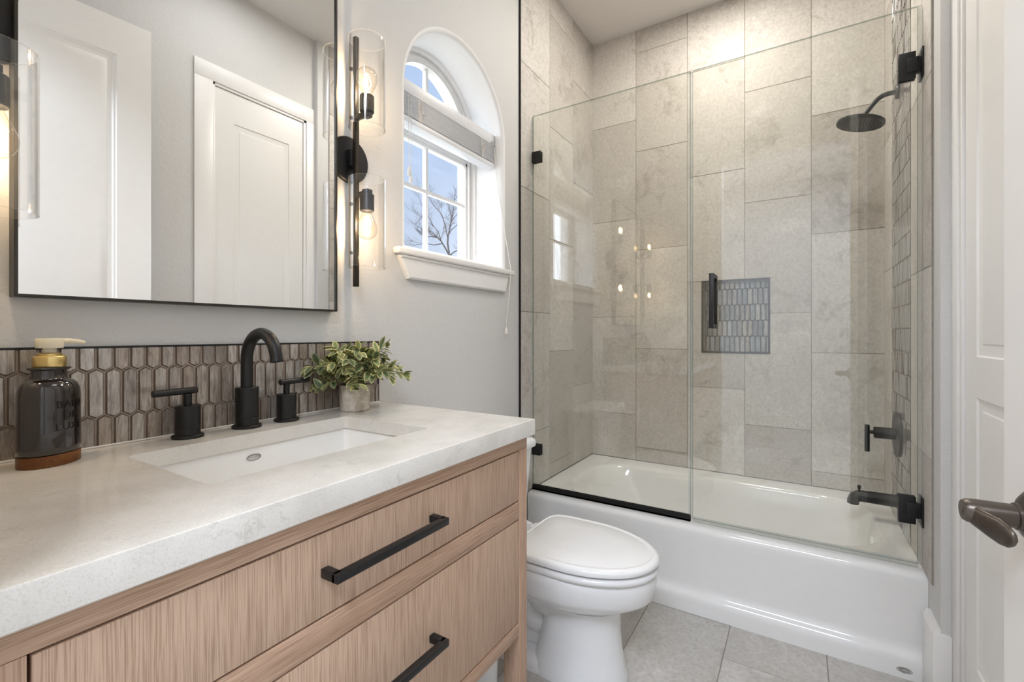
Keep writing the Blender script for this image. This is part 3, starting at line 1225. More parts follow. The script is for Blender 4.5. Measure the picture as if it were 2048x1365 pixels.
mb.lathe([(0.030, 0.0), (0.030, 0.002), (0.026, 0.003), (0.020, 0.001), (0.004, 0.001)], (0.5545, -0.276, zt - 0.130), n=28)
obj('drain', mb, M['black'], sk)
# oval maker's mark on the back wall
mb = MB()
ex, ez = 0.5475, 0.8435
yb_ = SY1 + 0.0012
seg = 28
for (ra, rb, w_) in ((0.0155, 0.0072, 0.0009), (0.0130, 0.0055, 0.0005)):
    a = mb.ring([(ex + ra * cos(2 * pi * k / seg), yb_ - 0.0009, ez + rb * sin(2 * pi * k / seg)) for k in range(seg)])
    b = mb.ring([(ex + (ra - w_) * cos(2 * pi * k / seg), yb_ - 0.0009, ez + (rb - w_) * sin(2 * pi * k / seg)) for k in range(seg)])
    c = mb.ring([(ex + ra * cos(2 * pi * k / seg), yb_ + 0.001, ez + rb * sin(2 * pi * k / seg)) for k in range(seg)])
    mb.skin(a, b)
    mb.skin(c, a)
pts = []
for k in range(26):
    u = k / 25
    pts.append((ex - 0.0095 + 0.019 * u, yb_ - 0.0008, ez + 0.0022 * sin(u * 26) * (1 - 0.4 * u) + 0.0006 * sin(u * 9)))
mb.tube(pts, 0.0005, 5)
em = obj('maker_mark', mb, M['chrome'], sk)
em['label'] = 'small grey oval mark with script lettering'

# ---- backsplash
bs = thing('backsplash', 'brown-grey picket glass mosaic backsplash strip behind the sink', 'backsplash', (0.52, 0, CT))
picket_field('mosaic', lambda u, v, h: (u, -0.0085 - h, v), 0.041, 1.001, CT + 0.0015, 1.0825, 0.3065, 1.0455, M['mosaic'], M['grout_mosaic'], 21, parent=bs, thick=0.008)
mb = MB()
mb.box(0.041, 1.004, -0.0115, -0.0004, 1.083, 1.0865)
mb.box(1.0015, 1.0045, -0.0115, -0.0004, CT + 0.0015, 1.083)
obj('edge_strip', mb, M['black'], bs)
mb = MB()
mb.box(0.041, 1.004, -0.0155, -0.0115, CT + 0.0003, CT + 0.0035, 0.001)
ck = obj('caulk_bead', mb, M['trim'], bs)
ck['label'] = 'white caulk line'

# ---- mirror
MXa, MXb, MZ0, MZ1 = 0.209, 0.8365, 1.172, 2.062
mr = thing('wall_mirror', 'large rectangular wall mirror in a thin dark metal frame', 'mirror', (0.5225, 0, MZ0))
mb = MB()
fw_ = 0.005
for (a, b, c, d) in ((MXa, MXb, MZ0, MZ0 + fw_), (MXa, MXb, MZ1 - fw_, MZ1), (MXa, MXa + fw_, MZ0 + fw_, MZ1 - fw_), (MXb - fw_, MXb, MZ0 + fw_, MZ1 - fw_)):
    mb.box(a, b, -0.031, -0.0004, c, d, 0.0006, 1)
obj('frame', mb, M['frame'], mr)
mb = MB()
mb.box(MXa + fw_, MXb - fw_, -0.0265, -0.0225, MZ0 + fw_, MZ1 - fw_)
obj('mirror_glass', mb, M['mirror'], mr, smooth=False)
mb = MB()
mb.box(MXa + fw_, MXb - fw_, -0.0220, -0.0010, MZ0 + fw_, MZ1 - fw_)
obj('backing_board', mb, M['dark_board'], mr, smooth=False)

# ---- wall sconces


def sconce(x, label):
    s = thing('wall_sconce', label, 'wall lamp', (x, 0, 1.62), 0, 'sconces beside the mirror')
    mb = MB()
    mb.lathe([(0.067, 0.0003), (0.067, 0.009), (0.064, 0.0125), (0.004, 0.0125)], (x, 0, 1.622), (0, -1, 0), 44)
    mb.box(x - 0.014, x + 0.014, -0.030, -0.012, 1.598, 1.646, 0.0015)
    bp = obj('backplate', mb, M['black'], s)
    mb = MB()
    bt, bb = 1.973, 1.247
    mb.box(x - 0.0065, x + 0.0065, -0.0425, -0.0295, bb, bt, 0.0008)
    bar = obj('bar', mb, M['gunmetal'], s)
    yc = -0.083
    for (sz0, sz1, up) in ((1.695, 1.948, 1), (1.298, 1.551, -1)):
        R, th = 0.0515, 0.0018
        mb = MB()
        mb.lathe([(R, sz0), (R, sz1), (R - th, sz1), (R - th, sz0), (R, sz0)], (x, yc, 0), n=56, cap0=False, cap1=False)
        bmesh.ops.remove_doubles(mb.b, verts=mb.b.verts, dist=1e-6)
        sh = obj('glass_shade', mb, M['clear_glass'], s, sharp=50)
        sh['label'] = 'clear glass cylinder shade'
        sh.data.materials.append(M['glass_rim'])
        for f in sh.data.polygons:
            f.material_index = 1 if abs(f.normal.z) > 0.9 else 0
        for z in (sz0 + 0.05, sz1 - 0.06):
            mb = MB()
            mb.cyl((x, -0.0285, z), (x, -0.016, z), 0.0025, n=10)
            mb.lathe([(0.0055, 0.0), (0.006, 0.003), (0.004, 0.006)], (x, -0.0165, z), (0, 1, 0), 14)
            obj('thumb_screw', mb, M['gunmetal'], s)
        # socket on an arm
        zs_ = 1.738 if up > 0 else 1.512
        mb = MB()
        mb.box(x - 0.007, x + 0.007, yc + 0.002, -0.041, zs_ - 0.0065, zs_ + 0.0065, 0.001)
        mb.box(x - 0.010, x + 0.010, yc - 0.012, yc + 0.010, zs_ - 0.010, zs_ + 0.010, 0.001)
        prof = [(0.0185, 0.004), (0.0200, 0.006), (0.0200, 0.050), (0.0185, 0.052), (0.014, 0.050)]
        mb.lathe([(r, h * up) for r, h in prof], (x, yc, zs_), n=28)
        obj('socket', mb, M['gunmetal'] if up > 0 else M['black'], s)
        bz = zs_ + up * 0.050
        mb = MB()
        prof = [(0.0125, 0.0), (0.0135, 0.008), (0.0175, 0.018), (0.0240, 0.030), (0.0290, 0.043), (0.0300, 0.052), (0.0285, 0.062), (0.0235, 0.072), (0.0150, 0.079), (0.006, 0.082), (0.0005, 0.0825)]
        mb.lathe([(r, h * up) for r, h in prof], (x, yc, bz), n=28, cap0=False, cap1=True)
        bu = obj('bulb', mb, M['bulb_glass'], s, sharp=80)
        bu['label'] = 'clear filament bulb'
        mb = MB()
        for k in range(4):
            a = pi / 4 + k * pi / 2
            dx, dy = cos(a), sin(a)
            mb.tube([(x + dx * 0.004, yc + dy * 0.004, bz + up * 0.016), (x + dx * 0.011, yc + dy * 0.011, bz + up * 0.036), (x + dx * 0.006, yc + dy * 0.006, bz + up * 0.056)], 0.0013, 6)
        obj('filament', mb, M['filament'], bu)
        lp = add_light('bulb_light', 'POINT', (x, yc, bz + up * 0.038), 1.5, (1.0, 0.76, 0.50), shadow_soft_size=0.006)
        lp.parent = s
        lp.location = Vector((x, yc, bz + up * 0.038)) - s.location
    return s


sconce(0.8955, 'two-bulb black wall sconce with glass cylinders between the mirror and window')
sconce(0.1755, 'two-bulb wall sconce left of the mirror, cut by the picture edge')

# ================================================================== TAPS
FY = -0.058


def tap_base(mb, x, y, r, rf, h):
    mb.lathe([(rf, 0.0), (rf, 0.005), (rf - 0.0015, 0.0065), (r, 0.0075), (r, 0.022), (r - 0.0005, 0.0225), (r - 0.0005, 0.0235), (r, 0.024), (r, h - 0.001), (r - 0.001, h), (0.004, h)], (x, y, CT), n=36)


fc = thing('faucet', 'matte black widespread basin faucet with gooseneck spout and two lever handles', 'faucet', (0.572, FY, CT))
mb = MB()
tap_base(mb, 0.572, FY, 0.0240, 0.0305, 0.092)
sp_ = obj('spout', mb, M['black'], fc)
mb = MB()
pts = [(0.572, FY, CT + 0.090), (0.572, FY, CT + 0.13), (0.572, FY, 1.052)]
Ra = 0.0585
for k in range(1, 21):
    a = pi - radians(172) * k / 20
    pts.append((0.572, FY - Ra - Ra * cos(a), 1.052 + Ra * sin(a)))
e1 = Vector(pts[-1])
dv = (e1 - Vector(pts[-2])).normalized()
pts.append(tuple(e1 + dv * 0.006))
mb.tube(pts, 0.0128, 20)
mb.lathe([(0.0132, 0.0), (0.0136, 0.003), (0.0136, 0.007), (0.011, 0.007), (0.010, 0.004), (0.002, 0.004)], tuple(e1 + dv * 0.004), tuple(dv), 20)
obj('gooseneck', mb, M['black'], sp_, sharp=50)
for (x, sgn) in ((0.452, -1), (0.668, 1)):
    mb = MB()
    tap_base(mb, x, FY, 0.0225, 0.0285, 0.066)
    hb_ = obj('handle', mb, M['black'], fc)
    mb = MB()
    mb.cyl((x, FY, CT + 0.0655), (x, FY, CT + 0.090), 0.0075, n=18)
    a, b = (x - 0.062, x + 0.018) if sgn < 0 else (x - 0.018, x + 0.062)
    mb.cyl((a, FY - 0.002, CT + 0.0955), (b, FY + 0.002, CT + 0.0965), 0.0068, n=20, chamfer=0.0006)
    obj('lever', mb, M['black'], hb_)

# ================================================================== SOAP DISPENSER
BX, BY = 0.2405, -0.079
sd = thing('soap_dispenser', 'smoky brown oval soap dispenser with gold pump and wooden base', 'soap dispenser', (BX, BY, CT), radians(33))
BA, BB = 0.0425, 0.0345


def oval(a, b, z, n=48):
    return [(a * cos(2 * pi * k / n), b * sin(2 * pi * k / n), z) for k in range(n)]


mb = MB()
mb.loft([oval(BA - 0.001, BB - 0.001, 0.0), oval(BA, BB, 0.001), oval(BA, BB, 0.0175), oval(BA - 0.001, BB - 0.001, 0.0185)])
o = obj('wooden_base', mb, M['walnut'], sd, local=True)
mb = MB()
prof = [(-0.002, 0.0187), (0.0004, 0.021), (0.0004, 0.030), (-0.0002, 0.115), (-0.0012, 0.124), (-0.004, 0.131), (-0.009, 0.1365), (-0.0145, 0.1385), (-0.0165, 0.141), (-0.017, 0.152), (-0.0168, 0.154), (-0.0125, 0.1555), (-0.0118, 0.1572), (-0.0125, 0.159), (-0.02, 0.1595)]
mb.loft([oval(BA + i, max(BB + i, BA * 0.55 + i) if z > 0.136 else BB + i, z) for i, z in prof])
bt_ = obj('bottle', mb, M['bottle'], sd, sharp=60, local=True)
# raised lettering on the curved front
for (txt, z) in (('BAIN', 0.0985), ('DE', 0.0805), ('LUXE', 0.0625)):
    cu = bpy.data.curves.new('letters', 'FONT')
    cu.body = txt
    cu.align_x = 'CENTER'
    cu.align_y = 'CENTER'
    cu.size = 0.0165
    cu.extrude = 0.0006
    cu.space_character = 1.05
    cu.resolution_u = 3
    to = bpy.data.objects.new('letters_curve', cu)
    COL.objects.link(to)
    bpy.context.view_layer.update()
    dg = bpy.context.evaluated_depsgraph_get()
    me = bpy.data.meshes.new_from_object(to.evaluated_get(dg))
    bpy.data.objects.remove(to)
    bb = bmesh.new()
    bb.from_mesh(me)
    bmesh.ops.subdivide_edges(bb, edges=[e for e in bb.edges if e.calc_length() > 0.004], cuts=3)
    for v in bb.verts:
        u, w, dpt = v.co.x, v.co.y, v.co.z
        th = -pi / 2 + u / (0.5 * (BA + BB))
        r = Vector((BA * cos(th), BB * sin(th), 0))
        nrm = Vector((cos(th) / BA, sin(th) / BB, 0)).normalized()
        v.co = r + nrm * (dpt + 0.0004) + Vector((0, 0, z + w))
    m2 = MB()
    m2.b.free()
    m2.b = bb
    obj('raised_letters', m2, M['emboss'], bt_, local=True, smooth=False)
mb = MB()
mb.lathe([(0.0205, 0.1597), (0.0210, 0.161), (0.0210, 0.176), (0.0200, 0.1775), (0.0155, 0.178), (0.0155, 0.1815), (0.014, 0.1825), (0.002, 0.1825)], (0, 0, 0), n=36)
pk = obj('pump_collar', mb, M['brass'], sd, local=True)
mb = MB()
mb.lathe([(0.0085, 0.1826), (0.0085, 0.190), (0.0165, 0.1905), (0.0172, 0.1915), (0.0172, 0.2055), (0.0165, 0.2065), (0.002, 0.2065)], (0, 0, 0), n=32)
a0 = radians(-33)
dx, dy = cos(a0), sin(a0)
pts = [(dx * 0.010, dy * 0.010, 0.2015), (dx * 0.024, dy * 0.024, 0.2020), (dx * 0.035, dy * 0.035, 0.2008), (dx * 0.044, dy * 0.044, 0.1988)]
mb.tube(pts, [0.0050, 0.0046, 0.0038, 0.0030], 14)
obj('pump_head', mb, M['ivory'], sd, local=True)

# ================================================================== POTTED PLANT
PX, PY = 0.862, -0.072
pl = thing('potted_plant', 'small variegated green plant in a grey cement pot at the worktop end', 'plant', (PX, PY, CT))
mb = MB()
mb.lathe([(0.0370, 0.0), (0.0395, 0.0018), (0.0405, 0.020), (0.0415, 0.0705), (0.0408, 0.072), (0.0375, 0.072), (0.0370, 0.064), (0.004, 0.064)], (PX, PY, CT), n=44)
obj('pot', mb, M['pot'], pl, sharp=50)
mb = MB()
mb.lathe([(0.0367, 0.0645), (0.026, 0.0685), (0.002, 0.070)], (PX, PY, CT), n=24)
obj('soil', mb, M['soil'], pl)
rnd = random.Random(19)
lf, st = MB(), MB()
leafvals = []


def leaf(mb, base, d, L, wd, up, tone):
    d = d.normalized()
    s = d.cross(up)
    if s.length < 1e-3:
        s = Vector((1, 0, 0))
    s.normalize()
    nrm = s.cross(d).normalized()
    prof = [(0.0, 0.06), (0.16, 0.55), (0.38, 0.98), (0.58, 0.95), (0.78, 0.62), (0.93, 0.22), (1.0, 0.0)]
    cols = (-1.0, -0.55, 0.0, 0.55, 1.0)
    vs = []
    for (tt, ww) in prof:
        row = []
        for c in cols:
            p = base + d * (L * tt) + s * (c * wd * ww) + nrm * (0.22 * wd * abs(c) * ww - 0.20 * L * tt * tt)
            row.append((mb.b.verts.new(p), abs(c) if tt < 0.9 else 1.0))
        vs.append(row)
    for i in range(len(vs) - 1):
        for j in range(4):
            q = [vs[i][j], vs[i][j + 1], vs[i + 1][j + 1], vs[i + 1][j]]
            mb.b.faces.new([x[0] for x in q])
            leafvals.append([(x[1], tone, 0) for x in q])


base = Vector((PX, PY, CT + 0.066))
for k in range(52):
    az = 2 * pi * (k * 0.618034) + rnd.uniform(-0.25, 0.25)
    el = radians(rnd.choice([20, 30, 40, 50, 60, 70, 82]) + rnd.uniform(-8, 8))
    L = rnd.uniform(0.090, 0.142)
    if el > radians(60):
        L *= 0.95
    d = Vector((cos(az) * cos(el), sin(az) * cos(el), sin(el)))
    if d.y > 0 and d.y * L > 0.035:
        d.y *= 0.35
    p0 = base + Vector((cos(az), sin(az), 0)) * 0.016
    n = 6
    pts = []
    for i in range(n + 1):
        u = i / n
        pts.append(p0 + d * (L * u) + Vector((0, 0, 0.020 * sin(u * pi) - 0.020 * u * u * cos(el))))
    for p in pts:
        p.y = min(p.y, -0.024)
    st.tube(pts, [0.0011 - 0.0005 * i / n for i in range(n + 1)], 5)
    tone0 = rnd.random()
    for i in range(2, n + 1):
        ax = (pts[i] - pts[i - 1]).normalized()
        m = 2 if i < n else 3
        for q in range(m):
            ang_ = rnd.uniform(0, 2 * pi) if i < n else q * 2.1 + rnd.uniform(-0.4, 0.4)
            side = ax.orthogonal()
            side.rotate(Matrix.Rotation(ang_ + q * pi, 3, ax))
            dd = (ax * (0.55 if i < n else 0.9) + side.normalized() * 0.85)
            if pts[i].y + dd.y * 0.034 > -0.022:
                dd.y = -abs(dd.y)
            Ls = rnd.uniform(0.029, 0.042)
            dd.z = max(dd.z, -0.35)
            if pts[i].z < CT + 0.075:
                dd.z = abs(dd.z) + 0.2
            leaf(lf, pts[i], dd, Ls, Ls * rnd.uniform(0.22, 0.28), Vector((rnd.uniform(-.5, .5), rnd.uniform(-.5, .5), 1)), min(1, max(0, 0.35 * tone0 + 0.65 * rnd.random() - 0.1)))
obj('stems', st, M['stem'], pl)
fo = obj('foliage', lf, M['leaf'], pl, sharp=80, fixn=False)
ca = fo.data.color_attributes.new('leaf', 'FLOAT_COLOR', 'CORNER')
for p, vals in zip(fo.data.polygons, leafvals):
    for li, v in zip(p.loop_indices, vals):
        ca.data[li].color = (v[0], v[1], v[2], 1)
fo['kind'] = 'stuff'

# ================================================================== TOILET
TX = 1.425
tw = thing('toilet', 'white two-piece toilet with closed lid between the vanity and tub', 'toilet', (TX, -0.40, 0))


def egg(hw, yb, yf, z, n=48, be=2.6, cx=TX, split=0.42):
    """oval seen from above: y from yb (rear) to yf (front)"""
    L = yb - yf
    ym = yb - L * split
    pts = []
    for k in range(n):
        a = 2 * pi * k / n
        s, c = sin(a), cos(a)
        if c >= 0:      # front half
            pts.append((cx + hw * s, ym - (ym - yf) * c, z))
        else:
            ex = 2.0 / be
            pts.append((cx + hw * (abs(s) ** ex) * (1 if s >= 0 else -1), ym + (yb - ym) * (abs(c) ** ex), z))
    return pts


mb = MB()
# bowl
mb.loft([egg(0.085, -0.33, -0.635, 0.185), egg(0.100, -0.31, -0.645, 0.222), egg(0.128, -0.27, -0.672, 0.245), egg(0.155, -0.22, -0.712, 0.266), egg(0.170, -0.20, -0.742, 0.285), egg(0.176, -0.19, -0.752, 0.298),
         egg(0.184, -0.18, -0.760, 0.338), egg(0.183, -0.18, -0.760, 0.356), egg(0.179, -0.185, -0.757, 0.3655), egg(0.170, -0.19, -0.75, 0.368)])
# pedestal column
mb.loft([egg(0.116, -0.36, -0.668, 0.0, be=4, split=0.5), egg(0.116, -0.36, -0.668, 0.020, be=4, split=0.5), egg(0.110, -0.37, -0.660, 0.040, be=4, split=0.5), egg(0.100, -0.385, -0.650, 0.10, be=4, split=0.5), egg(0.094, -0.395, -0.645, 0.17, be=3.5, split=0.5), egg(0.096, -0.38, -0.648, 0.215, be=3, split=0.5), egg(0.115, -0.34, -0.66, 0.240, be=3, split=0.5)])
# foot
mb.loft([egg(0.112, -0.14, -0.60, 0.0, be=6, split=0.5), egg(0.112, -0.14, -0.60, 0.018, be=6, split=0.5), egg(0.103, -0.15, -0.59, 0.034, be=6, split=0.5), egg(0.085, -0.16, -0.58, 0.045, be=6, split=0.5)])
# trapway
mb.tube([(TX, -0.42, 0.12), (TX, -0.36, 0.13), (TX, -0.31, 0.17), (TX, -0.26, 0.235), (TX, -0.20, 0.25), (TX, -0.16, 0.20), (TX, -0.15, 0.10), (TX, -0.15, 0.02)], [0.06, 0.066, 0.07, 0.072, 0.07, 0.068, 0.07, 0.08], 20)
mb.box(TX - 0.05, TX + 0.05, -0.42, -0.16, 0.04, 0.26, 0.02, 3)
# deck under the tank
mb.loft([egg(0.10, -0.05, -0.30, 0.25, be=6, split=0.5), egg(0.165, -0.03, -0.33, 0.31, be=6, split=0.5), egg(0.175, -0.03, -0.33, 0.355, be=6, split=0.5), egg(0.168, -0.035, -0.325, 0.365, be=6, split=0.5)])
obj('bowl', mb, M['porcelain'], tw, sharp=55)
mb = MB()
mb.loft([egg(0.168, -0.315, -0.748, 0.3685, be=5), egg(0.179, -0.312, -0.761, 0.3705, be=5), egg(0.182, -0.312, -0.764, 0.374, be=5), egg(0.184, -0.311, -0.766, 0.381, be=5), egg(0.180, -0.312, -0.762, 0.388, be=5), egg(0.172, -0.314, -0.754, 0.3902, be=5), egg(0.150, -0.32, -0.73, 0.3904, be=5)])
mb.box(TX - 0.125, TX - 0.105, -0.66, -0.645, 0.3655, 0.371, 0.001)
obj('seat', mb, M['seat'], tw, sharp=50)
mb = MB()
mb.loft([egg(0.150, -0.33, -0.73, 0.3950, be=6), egg(0.170, -0.322, -0.751, 0.3950, be=6), egg(0.179, -0.320, -0.761, 0.3968, be=6), egg(0.183, -0.320, -0.765, 0.399, be=6), egg(0.184, -0.320, -0.767, 0.407, be=6), egg(0.181, -0.321, -0.764, 0.414, be=6), egg(0.175, -0.323, -0.757, 0.4185, be=6), egg(0.169, -0.326, -0.750, 0.4200, be=6), egg(0.166, -0.327, -0.747, 0.4196, be=6), egg(0.162, -0.329, -0.743, 0.4176, be=6), egg(0.157, -0.331, -0.738, 0.4178, be=6), egg(0.150, -0.334, -0.730, 0.4200, be=6), egg(0.09, -0.40, -0.65, 0.4235, be=4), egg(0.03, -0.48, -0.56, 0.4245, be=3)])
obj('lid', mb, M['seat'], tw, sharp=50)
for s in (-1, 1):
    mb = MB()
    mb.box(TX + s * 0.075 - 0.024, TX + s * 0.075 + 0.024, -0.322, -0.283, 0.3665, 0.398, 0.006, 3)
    mb.cyl((TX + s * 0.075 - 0.028, -0.303, 0.392), (TX + s * 0.075 + 0.028, -0.303, 0.392), 0.0085, n=16)
    obj('hinge', mb, M['seat'], tw)
mb = MB()


def tank_ring(hw, y0, y1, z, r=0.03):
    return rrect(TX - hw, TX + hw, y0, y1, r, z, 6)


mb.loft([tank_ring(0.160, -0.175, -0.022, 0.3655), tank_ring(0.185, -0.195, -0.018, 0.375), tank_ring(0.192, -0.200, -0.018, 0.40), tank_ring(0.213, -0.213, -0.018, 0.64), tank_ring(0.214, -0.214, -0.018, 0.652)])
tk = obj('tank', mb, M['porcelain'], tw, sharp=50)
mb = MB()
mb.loft([tank_ring(0.216, -0.216, -0.016, 0.6525), tank_ring(0.226, -0.226, -0.016, 0.656), tank_ring(0.228, -0.228, -0.016, 0.668), tank_ring(0.226, -0.226, -0.017, 0.680), tank_ring(0.218, -0.218, -0.02, 0.688), tank_ring(0.19, -0.19, -0.04, 0.690)])
obj('tank_lid', mb, M['porcelain'], tw, sharp=50)
mb = MB()
mb.cyl((TX - 0.16, -0.2125, 0.61), (TX - 0.16, -0.226, 0.61), 0.011, n=18)
mb.tube([(TX - 0.16, -0.226, 0.61), (TX - 0.12, -0.231, 0.606), (TX - 0.085, -0.233, 0.602)], [0.006, 0.0055, 0.005], 10)
obj('flush_lever', mb, M['chrome'], tw)

# small white container on the floor between vanity and toilet
mb = MB()
mb.lathe([(0.046, 0.0), (0.049, 0.003), (0.054, 0.16), (0.056, 0.162), (0.056, 0.170), (0.052, 0.170), (0.047, 0.02), (0.002, 0.02)], (1.150, -0.300, 0.0), n=32)
o = obj('waste_bin', mb, M['seat'], sharp=40)
tag(o, 'small white round bin on the floor beside the toilet, behind the vanity leg', 'bin')

# ================================================================== BATHTUB
tb = thing('bathtub', 'white alcove bathtub with a plain flared front apron', 'bathtub', (2.36, -0.74, 0))
ty0, ty1 = YR - 0.0045, -0.0065
mb = MB()
prof = [(1.990, 0.3385), (1.966, 0.3380), (1.954, 0.3340), (1.947, 0.3260), (1.9445, 0.3150), (1.9455, 0.290), (1.9485, 0.105), (1.947, 0.090), (1.941, 0.078), (1.931, 0.070), (1.9255, 0.060), (1.9235, 0.045), (1.922, 0.0), (1.990, 0.0)]
a = mb.ring([(x, ty0, z) for x, z in prof])
b = mb.ring([(x, ty1, z) for x, z in prof])
mb.skin(a, b)
mb.cap(a)
mb.cap(b, flip=True)
obj('apron', mb, M['tub'], tb, sharp=60)
mb = MB()


def tub_ring(xa, xb, ya, yb, r, z):
    return rrect(xa, xb, ya, yb, r, z, 12)


rings = [tub_ring(1.9895, XB - 0.003, ty0, ty1, 0.002, 0.30), tub_ring(1.9895, XB - 0.003, ty0, ty1, 0.002, 0.3387),
         tub_ring(2.045, 2.662, -1.402, -0.105, 0.20, 0.3400), tub_ring(2.053, 2.652, -1.396, -0.115, 0.20, 0.3365), tub_ring(2.060, 2.643, -1.390, -0.127, 0.20, 0.322),
         tub_ring(2.072, 2.630, -1.380, -0.165, 0.20, 0.25), tub_ring(2.088, 2.614, -1.365, -0.235, 0.19, 0.14), tub_ring(2.105, 2.598, -1.345, -0.300, 0.17, 0.075), tub_ring(2.14, 2.565, -1.30, -0.37, 0.14, 0.048), tub_ring(2.25, 2.45, -1.1, -0.6, 0.08, 0.042)]
mb.loft(rings, False, True)
obj('basin', mb, M['tub'], tb, sharp=60)
mb = MB()
mb.lathe([(0.036, 0.0), (0.037, 0.004), (0.034, 0.009), (0.026, 0.011), (0.002, 0.0115)], (2.355, -1.3815, 0.255), (0, 1, 0.10), 32)
mb.cyl((2.355, -1.371, 0.238), (2.355, -1.366, 0.238), 0.005, n=10)
ov = obj('overflow_cover', mb, M['tub'], tb)
mb = MB()
mb.lathe([(0.030, 0.0), (0.030, 0.003), (0.024, 0.004), (0.002, 0.004)], (2.355, -1.20, 0.046), n=24)
obj('drain', mb, M['chrome'], tb)
# oval maker's mark low on the apron
mb = MB()
ey, ez, xa_ = -1.418, 0.027, 1.9228
for (ra, rb, w_) in ((0.0200, 0.0088, 0.0022), (0.0145, 0.0055, 0.0040)):
    c = mb.ring([(xa_ + 0.002, ey + ra * cos(2 * pi * k / 28), ez + rb * sin(2 * pi * k / 28)) for k in range(28)])
    a = mb.ring([(xa_ - 0.0012, ey + ra * cos(2 * pi * k / 28), ez + rb * sin(2 * pi * k / 28)) for k in range(28)])
    b = mb.ring([(xa_ - 0.0012, ey + (ra - w_) * cos(2 * pi * k / 28), ez + (rb - w_) * sin(2 * pi * k / 28)) for k in range(28)])
    mb.skin(c, a)
    mb.skin(a, b)
em = obj('maker_mark', mb, M['chrome'], tb)
em['label'] = 'small metallic oval mark'

# ================================================================== SHOWER GLASS
GX = 1.995
gt = 0.0095
GZ1 = 2.190


def glass_pane(mb, parent):
    o = obj('pane', mb, [M['shower_glass'], M['glass_edge']], parent, smooth=False)
    for f in o.data.polygons:
        f.material_index = 0 if abs(f.normal.x) > 0.9 else 1
    return o


gp = thing('glass_panel', 'fixed clear glass tub screen panel on a black bottom channel', 'shower screen', (GX, -0.38, 0.34))
mb = MB()
mb.box(GX - gt / 2, GX + gt / 2, -0.752, -0.0095, 0.350, GZ1, 0.0006, 1)
glass_pane(mb, gp)
mb = MB()
for (xa, xb) in ((GX - 0.0085, GX - gt / 2 - 0.0002), (GX + gt / 2 + 0.0002, GX + 0.0085)):
    mb.box(xa, xb, -0.752, -0.0095, 0.3405, 0.3640)
mb.box(GX - 0.0085, GX + 0.0085, -0.752, -0.0095, 0.3405, 0.3475)
obj('bottom_channel', mb, M['black'], gp, smooth=False)
for zc in (1.982, 0.539):
    mb = MB()
    mb.box(GX - 0.013, GX - gt / 2 - 0.0002, -0.056, -0.0085, zc - 0.0265, zc + 0.0265, 0.001)
    mb.box(GX + gt / 2 + 0.0002, GX + 0.013, -0.056, -0.0085, zc - 0.0265, zc + 0.0265, 0.001)
    obj('clamp', mb, M['black'], gp)
mb = MB()
mb.box(GX - 0.0065, GX + 0.0065, -0.7565, -0.7525, 0.364, GZ1 - 0.002)
mb.box(GX - 0.0075, GX - gt / 2 - 0.0002, -0.7525, -0.7455, 0.364, GZ1 - 0.002)
s_ = obj('edge_seal', mb, M['seal'], gp, smooth=False)
s_['label'] = 'clear vinyl edge seal'

gd = thing('glass_door', 'clear glass tub door with black hinges and a square pull handle', 'shower door', (GX, -1.11, 0.34))
mb = MB()
mb.box(GX - gt / 2, GX + gt / 2, -1.462, -0.7595, 0.352, GZ1, 0.0006, 1)
glass_pane(mb, gd)
mb = MB()
mb.box(GX - 0.0075, GX + 0.0075, -1.462, -0.7600, 0.3415, 0.3515)
mb.box(GX - 0.0075, GX - gt / 2 - 0.0002, -1.462, -0.7600, 0.3515, 0.362)
s_ = obj('bottom_sweep', mb, M['seal'], gd, smooth=False)
s_['label'] = 'clear vinyl bottom sweep'
mb = MB()
mb.box(GX - 0.006, GX + 0.006, -1.4715, -1.4625, 0.352, GZ1)
s_ = obj('edge_seal', mb, M['seal'], gd, smooth=False)
for zc in (1.996, 0.5275):
    mb = MB()
    for sg in (-1, 1):
        xa, xb = sorted((GX + sg * (gt / 2 + 0.0002), GX + sg * 0.0125))
        # plate with a notch for the knuckle
        mb.box(xa, xb, -1.456, -1.412, zc - 0.045, zc + 0.045, 0.001)
        xa, xb = sorted((GX + sg * 0.0127, GX + sg * 0.0160))
        mb.box(xa, xb, -1.462, -1.432, zc - 0.024, zc + 0.024, 0.001)
    mb.box(GX - 0.0120, GX + 0.0120, -1.4715, -1.4565, zc - 0.024, zc + 0.024, 0.001)
    h_ = obj('hinge', mb, M['black'], gd)
    mb = MB()
    mb.box(GX - 0.028, GX + 0.028, YR + 0.0016, YR + 0.0066, zc - 0.0475, zc + 0.0475, 0.001)
    obj('wall_plate', mb, M['black'], h_)
mb = MB()
hy, hz0, hz1 = -0.838, 1.131, 1.348
for sg in (-1, 1):
    xc = GX + sg * 0.046
    mb.box(xc - 0.0085, xc + 0.0085, hy - 0.0085, hy + 0.0085, hz0, hz1, 0.001)
    for z in (hz0 + 0.0085, hz1 - 0.0085):
        xa, xb = sorted((xc, GX + sg * (gt / 2 + 0.0002)))
        mb.box(xa, xb, hy - 0.0083, hy + 0.0083, z - 0.0083, z + 0.0083)
p_ = obj('pull_handle', mb, M['black'], gd)

# ================================================================== NICHE
nc = thing('wall_niche', 'recessed shampoo niche lined with picket mosaic and edged in dark metal', 'niche', (XB, -0.83, NZ0))
mb = MB()
nd = 0.088
e4 = 0.004


def nring(i, x):
    return [(x, NY0 + i, NZ0 + i), (x, NY1 - i, NZ0 + i), (x, NY1 - i, NZ1 - i), (x, NY0 + i, NZ1 - i)]


